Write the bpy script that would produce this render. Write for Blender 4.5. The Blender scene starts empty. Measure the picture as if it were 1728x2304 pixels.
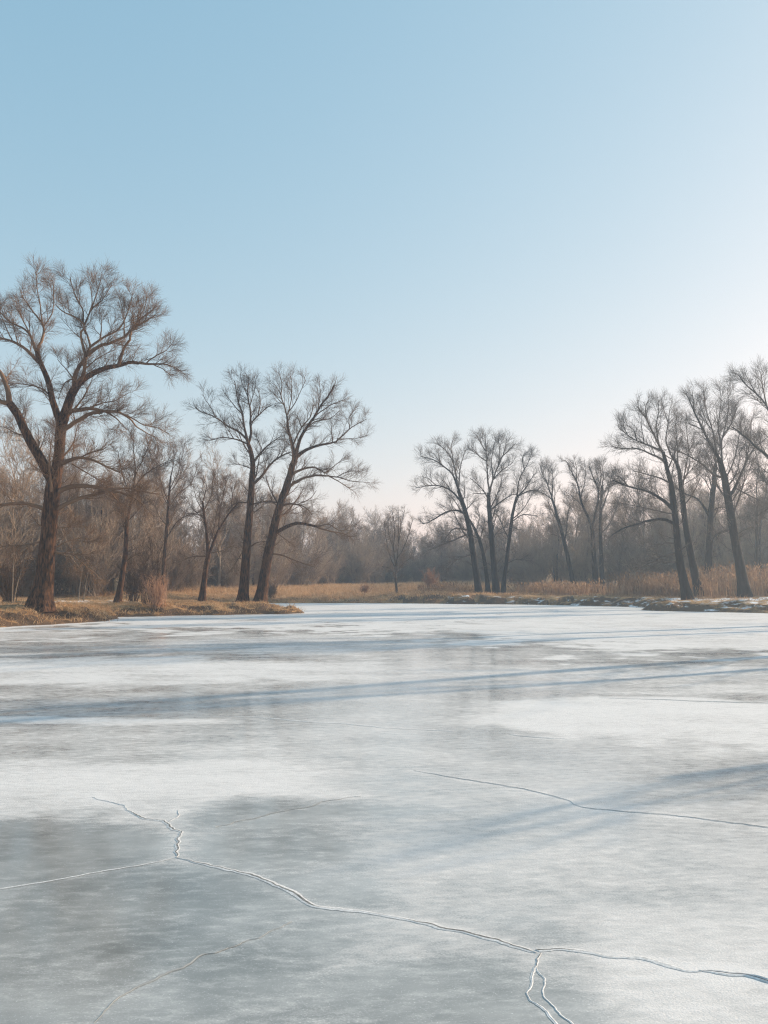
import bpy, math, random
import numpy as np
from mathutils import Vector

SC = bpy.context.scene
COL = SC.collection
rng = np.random.default_rng(11)
random.seed(5)

# ------------------------------------------------------------------ camera
EYE = 1.6
FPX = 1730.0
PITCH = math.atan(156.0 / FPX)
cd = bpy.data.cameras.new('camera')
cd.sensor_fit = 'VERTICAL'
cd.sensor_height = 36.0
cd.lens = FPX / 2304.0 * 36.0
cd.clip_start = 0.05
cd.clip_end = 3000
cam = bpy.data.objects.new('camera', cd)
COL.objects.link(cam)
cam.location = (0, 0, EYE)
cam.rotation_euler = (math.radians(90) + PITCH, 0, 0)
SC.camera = cam


def at(px, py, Y):
    """point of the place at distance Y that the photograph shows at px, py"""
    c, s = math.cos(PITCH), math.sin(PITCH)
    a, b = (px - 864.0) / FPX, (1152.0 - py) / FPX
    d = np.array([a, c - b * s, s + b * c])
    return np.array([0, 0, EYE]) + d * (Y / d[1])


def on_ice(px, py):
    c, s = math.cos(PITCH), math.sin(PITCH)
    a, b = (px - 864.0) / FPX, (1152.0 - py) / FPX
    d = np.array([a, c - b * s, s + b * c])
    return (np.array([0, 0, EYE]) + d * (-EYE / d[2]))[:2]


# ------------------------------------------------------------------ light
SUN_AZ, SUN_EL = math.radians(64), math.radians(21)
sdir = Vector((math.sin(SUN_AZ) * math.cos(SUN_EL), math.cos(SUN_AZ) * math.cos(SUN_EL), math.sin(SUN_EL)))
sl = bpy.data.lights.new('sun', 'SUN')
sl.energy = 5.0
sl.angle = math.radians(0.55)
sl.color = (1.0, 0.80, 0.60)
so = bpy.data.objects.new('sun', sl)
so.rotation_euler = sdir.to_track_quat('Z', 'Y').to_euler()
so.location = (60, 30, 60)
COL.objects.link(so)

W = bpy.data.worlds.new('World')
SC.world = W
W.use_nodes = True
wn, wl = W.node_tree.nodes, W.node_tree.links
bg = wn['Background']
sky = wn.new('ShaderNodeTexSky')
sky.sky_type = 'NISHITA'
sky.sun_disc = False
sky.sun_elevation = SUN_EL
sky.sun_rotation = SUN_AZ
sky.altitude = 0
sky.air_density = 1.0
sky.dust_density = 0.28
sky.ozone_density = 1.2
tint = wn.new('ShaderNodeMix')
tint.data_type = 'RGBA'
tint.blend_type = 'MULTIPLY'
tint.inputs[0].default_value = 1.0
tint.inputs[7].default_value = (0.98, 1.04, 0.93, 1)
hs = wn.new('ShaderNodeHueSaturation')
hs.inputs['Saturation'].default_value = 0.9
wl.new(sky.outputs[0], hs.inputs['Color'])
wl.new(hs.outputs[0], tint.inputs[6])
# a flatter, paler winter sky: each channel of the sky is compressed
sp_ = wn.new('ShaderNodeSeparateColor')
cb_ = wn.new('ShaderNodeCombineColor')
wl.new(tint.outputs[2], sp_.inputs[0])
for ch, (pw, gain) in enumerate([(0.86, 1.42), (0.48, 1.93), (0.31, 2.46)]):
    p_ = wn.new('ShaderNodeMath')
    p_.operation = 'POWER'
    p_.inputs[1].default_value = pw
    g_ = wn.new('ShaderNodeMath')
    g_.operation = 'MULTIPLY'
    g_.inputs[1].default_value = gain
    wl.new(sp_.outputs[ch], p_.inputs[0])
    wl.new(p_.outputs[0], g_.inputs[0])
    wl.new(g_.outputs[0], cb_.inputs[ch])
wl.new(cb_.outputs[0], bg.inputs[0])
bg.inputs[1].default_value = 0.15

SC.view_settings.view_transform = 'Standard'
SC.view_settings.look = 'None'
SC.view_settings.gamma = 1.0
SC.view_settings.exposure = 0.48
SC.render.engine = 'CYCLES'
SC.cycles.max_bounces = 6
SC.cycles.diffuse_bounces = 3
SC.cycles.glossy_bounces = 2
SC.cycles.transmission_bounces = 2
SC.cycles.volume_bounces = 1
SC.cycles.use_denoising = True
SC.cycles.denoiser = 'OPENIMAGEDENOISE'
SC.cycles.denoising_prefilter = 'NONE'
SC.cycles.denoising_input_passes = 'RGB_ALBEDO_NORMAL'
SC.cycles.use_adaptive_sampling = False
SC.cycles.filter_width = 1.25
SC.cycles.sample_clamp_indirect = 2.0
SC.cycles.sample_clamp_direct = 6.0

# ------------------------------------------------------------------ noise


def _hash(i, j, seed):
    n = (i.astype(np.int64) * 374761393 + j.astype(np.int64) * 668265263 + seed * 974711) & 0x7fffffff
    n = ((n ^ (n >> 13)) * 1274126177) & 0x7fffffff
    n = (n ^ (n >> 16)) & 0xffff
    return n / 65535.0


def vnoise(x, y, seed=0):
    i, j = np.floor(x), np.floor(y)
    u, v = x - i, y - j
    u, v = u * u * (3 - 2 * u), v * v * (3 - 2 * v)
    a, b = _hash(i, j, seed), _hash(i + 1, j, seed)
    c, d = _hash(i, j + 1, seed), _hash(i + 1, j + 1, seed)
    return (a * (1 - u) + b * u) * (1 - v) + (c * (1 - u) + d * u) * v


def fbm(x, y, seed=0, octaves=4):
    s, amp, tot = 0, 1.0, 0
    for o in range(octaves):
        s = s + amp * vnoise(x * 2 ** o + 17.3 * o, y * 2 ** o - 9.1 * o, seed + o)
        tot += amp
        amp *= 0.5
    return s / tot * 2 - 1


def sstep(a, b, x):
    t = np.clip((x - a) / (b - a), 0, 1)
    return t * t * (3 - 2 * t)


# ------------------------------------------------------------------ mesh helpers
def mesh_from(name, verts, quads, tris=None, smooth=True):
    me = bpy.data.meshes.new(name)
    verts = np.asarray(verts, dtype=np.float32).reshape(-1, 3)
    nq = 0 if quads is None else len(quads)
    nt = 0 if tris is None else len(tris)
    idx = []
    if nq:
        idx.append(np.asarray(quads, dtype=np.int32).ravel())
    if nt:
        idx.append(np.asarray(tris, dtype=np.int32).ravel())
    idx = np.concatenate(idx)
    starts = np.concatenate([np.arange(nq) * 4, nq * 4 + np.arange(nt) * 3]).astype(np.int32)
    me.vertices.add(len(verts))
    me.vertices.foreach_set('co', verts.ravel())
    me.loops.add(len(idx))
    me.loops.foreach_set('vertex_index', idx)
    me.polygons.add(nq + nt)
    me.polygons.foreach_set('loop_start', starts)
    me.polygons.foreach_set('use_smooth', np.full(nq + nt, smooth))
    me.update(calc_edges=True)
    return me


def link(name, me, mat=None, parent=None):
    o = bpy.data.objects.new(name, me)
    COL.objects.link(o)
    if mat is not None and me is not None:
        for m in (mat if isinstance(mat, (list, tuple)) else [mat]):
            me.materials.append(m)
    if parent is not None:
        o.parent = parent
    return o


def tag(o, label=None, cat=None, group=None, kind=None):
    if label:
        o['label'] = label
    if cat:
        o['category'] = cat
    if group:
        o['group'] = group
    if kind:
        o['kind'] = kind
    return o


def copy_tree(o, parent=None):
    c = o.copy()
    COL.objects.link(c)
    c.parent = parent
    for ch in list(o.children):
        copy_tree(ch, c)
    return c


def norm(v):
    return v / np.maximum(np.linalg.norm(v, axis=-1, keepdims=True), 1e-9)


def tubes(P, R, sides):
    """P (N,K,3) lines with radii R (N,K) -> verts, quads"""
    N, K, _ = P.shape
    T = norm(np.gradient(P, axis=1))
    ref = norm(rng.normal(size=(N, 1, 3)))
    m = norm(P[:, -1:] - P[:, :1])
    ref = norm(ref - (ref * m).sum(-1, keepdims=True) * m)
    U = norm(np.cross(T, np.broadcast_to(ref, T.shape)))
    V = np.cross(T, U)
    a = np.arange(sides) / sides * 2 * math.pi
    ring = U[:, :, None] * np.cos(a)[None, None, :, None] + V[:, :, None] * np.sin(a)[None, None, :, None]
    vv = P[:, :, None] + ring * R[:, :, None, None]
    n, k, s = np.meshgrid(np.arange(N), np.arange(K - 1), np.arange(sides), indexing='ij')
    s2 = (s + 1) % sides
    b = (n * K + k) * sides
    q = np.stack([b + s, b + s2, b + sides + s2, b + sides + s], -1).reshape(-1, 4)
    return vv.reshape(-1, 3), q


class Acc:
    def __init__(self):
        self.v, self.q, self.n = [], [], 0

    def add(self, P, R, sides):
        if len(P) == 0:
            return
        v, q = tubes(P, R, sides)
        self.v.append(v)
        self.q.append(q + self.n)
        self.n += len(v)

    def mesh(self, name, off=None):
        v = np.concatenate(self.v)
        if off is not None:
            v = v - off
        return mesh_from(name, v, np.concatenate(self.q))


def spawn(P, R, counts, t0, t1, L, ang, up, wig, K, rfac, rtip, lfall=0.5, tpow=1.0, rmax=9, flat=0.0):
    """children lines that leave the lines P; counts per line, L base length (scalar or per line)"""
    N, Kp, _ = P.shape
    counts = np.broadcast_to(np.asarray(counts), (N,)).astype(int)
    idx = np.repeat(np.arange(N), counts)
    M = len(idx)
    first = np.cumsum(counts) - counts
    t = (np.arange(M) - first[idx] + rng.uniform(0, 1, M)) / np.maximum(counts[idx], 1)
    t = t0 + (t1 - t0) * t ** tpow
    f = t * (Kp - 1)
    i = np.clip(f.astype(int), 0, Kp - 2)
    w = (f - i)[:, None]
    pos = P[idx, i] * (1 - w) + P[idx, i + 1] * w
    tan = norm(P[idx, i + 1] - P[idx, i])
    rad = R[idx, i] * (1 - w[:, 0]) + R[idx, i + 1] * w[:, 0]
    r = rng.normal(size=(M, 3))
    perp = norm(r - (r * tan).sum(-1, keepdims=True) * tan)
    a = np.radians(rng.uniform(ang[0], ang[1], M))[:, None]
    d = np.cos(a) * tan + np.sin(a) * perp
    d[:, 2] *= (1 - flat)
    d = norm(d)
    Lb = np.broadcast_to(np.asarray(L, dtype=float), (N,))[idx] if np.ndim(L) else np.full(M, float(L))
    ln = Lb * rng.uniform(0.55, 1.25, M) * (1 - lfall * t)
    step = (ln / (K - 1))[:, None]
    out = np.empty((M, K, 3))
    out[:, 0] = pos
    for k in range(1, K):
        d = d + rng.normal(size=(M, 3)) * wig
        d[:, 2] += up
        d = norm(d)
        out[:, k] = out[:, k - 1] + d * step
    r0 = np.minimum(np.minimum(rad * rfac, rmax), 0.02 * ln + rtip * 1.2)
    r0 = np.maximum(r0, rtip)
    RR = r0[:, None] + (rtip - r0)[:, None] * (np.linspace(0, 1, K)[None, :] ** 0.8)
    RR[:, -1] *= 0.6
    return out, RR


def resample(pts, n, wob=0.0):
    """Catmull-Rom through pts (any columns), n points evenly along the first three"""
    p = np.asarray(pts, dtype=float)
    if len(p) == 2:
        p = np.stack([p[0], (p[0] + p[1]) / 2, p[1]])
    q = np.concatenate([[2 * p[0] - p[1]], p, [2 * p[-1] - p[-2]]])
    out = []
    for i in range(1, len(q) - 2):
        a, b, c, d = q[i - 1], q[i], q[i + 1], q[i + 2]
        for t in np.linspace(0, 1, 12, endpoint=False):
            out.append(0.5 * (2 * b + (c - a) * t + (2 * a - 5 * b + 4 * c - d) * t * t + (3 * b - a - 3 * c + d) * t ** 3))
    out.append(q[-2])
    out = np.array(out)
    s = np.concatenate([[0], np.cumsum(np.linalg.norm(np.diff(out[:, :3], axis=0), axis=1))])
    u = np.linspace(0, s[-1], n)
    r = np.stack([np.interp(u, s, out[:, c]) for c in range(out.shape[1])], -1)
    if wob:
        k = rng.normal(size=(n, 3)) * wob
        k[0] = 0
        r[:, :3] += k
    return r, s[-1]


# ------------------------------------------------------------------ materials
def newmat(name):
    m = bpy.data.materials.new(name)
    m.use_nodes = True
    nt = m.node_tree
    return m, nt.nodes, nt.links, nt.nodes['Principled BSDF']


def ramp(n, stops):
    r = n.new('ShaderNodeValToRGB')
    e = r.color_ramp.elements
    while len(e) < len(stops):
        e.new(0.5)
    for k, (p, c) in enumerate(stops):
        e[k].position = p
        e[k].color = (c[0], c[1], c[2], 1)
    return r


def bark_mat(name, dark, light, zs=0.2, scale=15.0, bump=0.5):
    m, n, l, b = newmat(name)
    tc = n.new('ShaderNodeTexCoord')
    mp = n.new('ShaderNodeMapping')
    mp.inputs['Scale'].default_value = (1, 1, zs)
    l.new(tc.outputs['Object'], mp.inputs[0])
    t = n.new('ShaderNodeTexNoise')
    t.inputs['Scale'].default_value = scale
    t.inputs['Detail'].default_value = 5
    t.inputs['Roughness'].default_value = 0.72
    l.new(mp.outputs[0], t.inputs[0])
    r = ramp(n, [(0.40, dark), (0.88, light)])
    l.new(t.outputs[0], r.inputs[0])
    big = n.new('ShaderNodeTexNoise')
    big.inputs['Scale'].default_value = 1.1
    l.new(tc.outputs['Object'], big.inputs[0])
    mx = n.new('ShaderNodeMix')
    mx.data_type = 'RGBA'
    mx.blend_type = 'MULTIPLY'
    mx.inputs[0].default_value = 0.6
    r2 = ramp(n, [(0.3, (0.6, 0.6, 0.62)), (0.7, (1.1, 1.05, 1.0))])
    l.new(big.outputs[0], r2.inputs[0])
    l.new(r.outputs[0], mx.inputs[6])
    l.new(r2.outputs[0], mx.inputs[7])
    l.new(mx.outputs[2], b.inputs['Base Color'])
    b.inputs['Roughness'].default_value = 0.9
    b.inputs['Specular IOR Level'].default_value = 0.15
    bp = n.new('ShaderNodeBump')
    bp.inputs['Strength'].default_value = bump
    bp.inputs['Distance'].default_value = 0.08
    l.new(t.outputs[0], bp.inputs['Height'])
    l.new(bp.outputs[0], b.inputs['Normal'])
    return m


def twig_mat(name, c1, c2):
    m, n, l, b = newmat(name)
    tc = n.new('ShaderNodeTexCoord')
    t = n.new('ShaderNodeTexNoise')
    t.inputs['Scale'].default_value = 0.8
    t.inputs['Detail'].default_value = 3
    l.new(tc.outputs['Object'], t.inputs[0])
    oi = n.new('ShaderNodeObjectInfo')
    ad = n.new('ShaderNodeMath')
    ad.operation = 'MULTIPLY_ADD'
    l.new(oi.outputs['Random'], ad.inputs[0])
    ad.inputs[1].default_value = 0.5
    l.new(t.outputs[0], ad.inputs[2])
    r = ramp(n, [(0.45, c1), (1.0, c2)])
    l.new(ad.outputs[0], r.inputs[0])
    l.new(r.outputs[0], b.inputs['Base Color'])
    b.inputs['Roughness'].default_value = 0.8
    b.inputs['Specular IOR Level'].default_value = 0.2
    return m


M_BARK = bark_mat('bark_brown', (0.013, 0.009, 0.007), (0.36, 0.18, 0.092))
M_BARKG = bark_mat('bark_grey', (0.014, 0.011, 0.011), (0.07, 0.055, 0.047))
M_BARKH = bark_mat('bark_grey_hazed', (0.07, 0.056, 0.048), (0.24, 0.19, 0.15))  # grey bark for far trees, paled by haze put into its colour
M_TWIG = twig_mat('twigs_brown', (0.085, 0.052, 0.034), (0.22, 0.135, 0.08))
M_TWIGG = twig_mat('twigs_grey', (0.07, 0.055, 0.046), (0.16, 0.122, 0.098))
M_WOOD = twig_mat('wood_twigs', (0.16, 0.115, 0.085), (0.42, 0.31, 0.22))
M_SHRUB = twig_mat('shrub_twigs', (0.34, 0.185, 0.115), (0.50, 0.30, 0.19))
M_PALE = bark_mat('bark_pale', (0.2, 0.16, 0.12), (0.42, 0.35, 0.28), scale=14, bump=0.3)

# ------------------------------------------------------------------ pond outline and ground height
shore_px = [(-60, 1414), (0, 1412), (60, 1408), (120, 1405), (180, 1401), (235, 1397), (262, 1392), (250, 1389),
            (300, 1388), (360, 1386.5), (440, 1385), (520, 1383.5), (600, 1382), (650, 1381), (688, 1379.5)]
pond = [tuple(on_ice(*p)) for p in shore_px]
pond += [(-4.6, 41.0), (-6.6, 44.5), (-10.0, 47.5), (-13.0, 51.0), (-12.0, 55.0), (-8.0, 56.8), (-3.0, 57.0), (2.0, 56.5)]
pond += [tuple(on_ice(*p)) for p in [(1000, 1358.5), (1080, 1359.5), (1160, 1360), (1240, 1361.5), (1320, 1363), (1380, 1364.5), (1440, 1366)]]
pond += [(16.5, 45.6), (15.0, 44.0)]
pond += [tuple(on_ice(*p)) for p in [(1440, 1373), (1500, 1375), (1580, 1376.5), (1660, 1378), (1728, 1380), (1790, 1382)]]
pond += [(20.6, 37), (19.0, 30), (15.2, 21.5), (12.2, 15), (9.9, 10.8), (9.4, 6), (11, 0), (14, -6), (12, -18), (-6, -22), (-22, -14), (-28, 2), (-27, 14), (-22, 22), (-17, 25)]
POND = np.array(pond)


def pond_sd(x, y):
    x = np.asarray(x, dtype=float)
    y = np.asarray(y, dtype=float)
    best = np.full(x.shape, 1e9)
    inside = np.zeros(x.shape, bool)
    n = len(POND)
    for i in range(n):
        ax, ay = POND[i]
        bx, by = POND[(i + 1) % n]
        ex, ey = bx - ax, by - ay
        t = np.clip(((x - ax) * ex + (y - ay) * ey) / (ex * ex + ey * ey), 0, 1)
        best = np.minimum(best, (x - ax - t * ex) ** 2 + (y - ay - t * ey) ** 2)
        c = ((ay > y) != (by > y)) & (x < (bx - ax) * (y - ay) / (by - ay + 1e-12) + ax)
        inside ^= c
    d = np.sqrt(best)
    return np.where(inside, -d, d)


EDGE = np.array([(-90, 26), (-60, 34), (-34, 44), (-26, 49), (-18, 60), (-12, 76), (-4, 98), (4, 110), (11, 108), (16, 92), (20, 80), (26, 71), (36, 64), (60, 52), (90, 40)])


def edge_y(x):
    return np.interp(x, EDGE[:, 0], EDGE[:, 1])


FIX = []          # (x, y, wanted height, reach): the ground meets the foot of each traced tree


def ground_raw(x, y):
    d = pond_sd(x, y)
    d = d + 0.32 * fbm(x * 1.0, y * 1.0, 3, 4) * sstep(0.0, 4.0, np.abs(y) * 0 + 4)
    hb = 0.36 + 0.10 * fbm(x * 0.13, y * 0.13, 9, 2)
    dp = np.maximum(d, 0)
    hol = sstep(0.52, 0.72, vnoise(x * 0.9, y * 1.4, 141)) * np.exp(-((dp - 0.75) / 0.4) ** 2)
    far_ = sstep(36, 42, y) * sstep(-2, 4, x)
    hb = hb + 0.20 * far_
    near_ = sstep(-1, -3, x) * sstep(42, 38, y) * sstep(20, 24, y)
    hb = hb + 0.14 * near_
    steep = (1 - 0.45 * near_) * (1 - 0.45 * far_) * (0.5 + 0.3 * vnoise(x * 0.35, y * 0.35, 21))
    h = hb * (1 - np.exp(-dp / steep)) + 0.010 * np.minimum(dp, 25)
    h = h + (0.13 * fbm(x * 0.7, y * 0.7, 31, 4) + 0.10 * fbm(x * 2.0, y * 2.0, 33, 3)) * sstep(0.0, 0.6, dp) * (1 - 0.4 * sstep(10, 30, dp))
    be = np.clip(y - edge_y(x) - 26, 0, 130)
    h = h + 0.05 * be * sstep(0, 25, be)
    h = np.where(d > 0.1, np.maximum(h - 0.32 * hol, 0.02), h)
    hin = -0.35 * (1 - np.exp(np.minimum(d, 0) / 0.8))
    return np.where(d > 0, h, hin), d


def ground(x, y):
    h, d = ground_raw(np.asarray(x, float), np.asarray(y, float))
    for fx, fy, dh, s in FIX:
        g = np.exp(-((x - fx) ** 2 + (y - fy) ** 2) / (2 * s * s))
        h = np.where(d > 0, h + dh * g * sstep(0, 1.5, d), h)
    return h, d


# ------------------------------------------------------------------ traced trees
Z1, Z2, Z3 = (0, 580, .27125), (0, 980, .27125), (400, 800, .28933)
Z4, Z5 = (850, 940, .30139), (1280, 800, .27119)


def parse(s):
    return [tuple(float(v) for v in p.split(',')) for p in s.split()]


TREES = []


def tree(name, label, D, base_z, trunk, limbs, bark, twig, dens=1.0, thin=1.0, extra=5, tw=0.0065, vis=True, group=None, lm=1.0):
    TREES.append(dict(name=name, label=label, D=D, trunk=trunk, limbs=limbs, bark=bark, twig=twig, dens=dens, thin=thin,
                      extra=extra, tw=tw, vis=vis, group=group, lm=lm))


def build_traced(T):
    D, (Z, pts) = T['D'], T['trunk']
    tr = []
    for x, y, w in pts:
        px, py = Z[0] + x * Z[2], Z[1] + y * Z[2]
        tr.append((*at(px, py, D), w * Z[2] / FPX * D / 2 * T['thin'], px, py))
    tr = np.array(tr)
    bx, by = tr[0, 0], tr[0, 1]
    gz = float(ground(np.array([bx]), np.array([by]))[0][0])
    if tr[0, 2] > gz - 0.05:                      # carry the trunk down to the ground
        low = tr[0].copy()
        low[2] = gz - 0.15
        low[3] *= 1.06
        tr = np.vstack([low, tr])
    base = np.array([bx, by, gz])
    root = bpy.data.objects.new(T['name'], None)
    COL.objects.link(root)
    root.location = base
    tag(root, T['label'], 'tree', T['group'])
    H = tr[:, 2].max() - gz
    top = H
    K = 34
    ts, tl = resample(tr, K)
    tP, tR = ts[:, :3].copy(), ts[:, 3].copy()
    tP += np.cumsum(rng.normal(size=(K, 3)) * 0.012 * [1, 2, 0], axis=0) * np.linspace(0, 1, K)[:, None]
    hh = tP[:, 2] - gz
    r_b = tR[2]
    tR = tR * (1 + 0.16 * np.exp(-np.maximum(hh, 0) / 0.4))
    # trunk with furrowed flare
    sides = 20
    v, q = tubes(tP[None], tR[None], sides)
    a = np.tile(np.arange(sides) / sides * 2 * math.pi, K)
    ctr = np.repeat(tP, sides, axis=0)
    hz = np.repeat(hh, sides)
    f = 1 + 0.09 * np.sin(a * 5 + bx) * np.exp(-np.maximum(hz, 0) / 0.8) + 0.05 * fbm(a * 1.6 + 3, hz * 1.3, int(abs(bx * 7)) % 50, 3)
    v = ctr + (v - ctr) * f[:, None]
    link('trunk', mesh_from('trunk', v - base, q), T['bark'], root)
    # traced limbs
    known = [(ts[:, 4:6], tP, tR)]
    LP, LR, LL = [], [], []
    wmax = max(p[2] for p in pts[:2]) * Z[2]
    crown = Acc()
    limb_parts = []
    for (Zl, w0, w1, s) in T['limbs']:
        pp = parse(s)
        px = np.array([[Zl[0] + x * Zl[2], Zl[1] + y * Zl[2]] for x, y in pp])
        best = None
        for kp, kP, kR in known:
            dd = np.hypot(*(kp - px[0]).T)
            j = int(np.argmin(dd))
            if best is None or dd[j] < best[0]:
                best = (dd[j], kP[j], kR[j])
        y0 = best[1][1]
        seg = np.concatenate([[0], np.cumsum(np.hypot(*np.diff(px, axis=0).T))]) * D / FPX
        span = rng.uniform(-0.55, 0.55) * seg[-1]
        rows = []
        for (x, y), sg in zip(px, seg):
            u = sg / max(seg[-1], 1e-6)
            p3 = at(x, y, y0 + span * u ** 1.2)
            w = (w0 + (w1 - w0) * u ** 0.75) * Zl[2]
            rows.append((*p3, w / FPX * D / 2 * T['thin'], x, y))
        rows[0] = (*((np.array(rows[0][:3]) * 0.4 + best[1] * 0.6)), rows[0][3], rows[0][4], rows[0][5])
        rs, ll = resample(rows, 14)
        P = rs[:, :3].copy()
        P[1:] += np.cumsum(rng.normal(size=(13, 3)) * 0.010 * ll ** 0.5, axis=0) * 0.6
        R = np.maximum(rs[:, 3], T['tw'] * 1.3)
        known.append((rs[:, 4:6], P, R))
        LP.append(P)
        LR.append(R)
        LL.append(ll)
        (limb_parts if w0 * Zl[2] > 0.26 * wmax else []).append((P, R))
        if w0 * Zl[2] <= 0.26 * wmax:
            crown.add(P[None], R[None], 7)
    for P, R in limb_parts:
        a = Acc()
        a.add(P[None], R[None], 10)
        link('limb', a.mesh('limb', base), T['bark'], root)
    LP, LR, LL = np.array(LP), np.array(LR), np.array(LL)
    H = max(LP[:, :, 2].max() if len(LP) else 0, tP[:, 2].max()) - gz
    dn, tw = T['dens'], T['tw']
    # limbs that reach towards and away from the viewer
    if T['extra']:
        eP, eR = spawn(tP[None], tR[None], T['extra'], 0.5, 0.98, 0.30 * H * T['lm'], (35, 60), 0.10, 0.06, 14, 0.42, tw * 1.5, 0.35)
        crown.add(eP, eR, 7)
        LP = np.concatenate([LP, eP]) if len(LP) else eP
        LR = np.concatenate([LR, eR]) if len(LR) else eR
        LL = np.concatenate([LL, np.linalg.norm(eP[:, -1] - eP[:, 0], axis=1)]) if len(LL) else np.linalg.norm(eP[:, -1] - eP[:, 0], axis=1)
    n1 = np.maximum((LL / (0.024 * H) * dn), 4).astype(int)
    l1 = np.minimum(0.125 * H, 0.5 * LL + 0.03 * H) * T['lm']
    aP, aR = spawn(LP, LR, n1, 0.14, 1.0, l1, (24, 58), 0.07, 0.035, 8, 0.5, tw * 0.9, 0.62, 0.85, 0.026)
    crown.add(aP, aR, 4)
    bP, bR = spawn(aP, aR, 10 if D < 35 else 8, 0.1, 1.0, 0.062 * H * T['lm'], (22, 52), 0.04, 0.035, 5, 0.55, tw * 0.6, 0.45)
    crown.add(bP, bR, 3)
    cP, cR = spawn(bP, bR, 9 if D < 35 else 6, 0.15, 1.0, 0.040 * H * T['lm'], (20, 50), 0.03, 0.04, 3, 0.7, tw * 0.37, 0.35)
    crown.add(cP, cR, 3)
    # short sprays on the upper trunk
    sP, sR = spawn(tP[None], tR[None], int(16 * dn), 0.25, 0.95, 0.10 * H * T['lm'], (50, 85), 0.10, 0.12, 7, 0.12, tw, 0.2)
    crown.add(sP, sR, 4)
    s2, s2R = spawn(sP, sR, 8, 0.15, 1, 0.05 * H * T['lm'], (20, 50), 0.08, 0.12, 4, 0.6, tw * 0.8)
    crown.add(s2, s2R, 3)
    link('crown', crown.mesh('crown', base), T['twig'], root)
    return root


BB = dict(bark=M_BARK, twig=M_TWIG)
GG = dict(bark=M_BARKG, twig=M_TWIGG)

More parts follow.
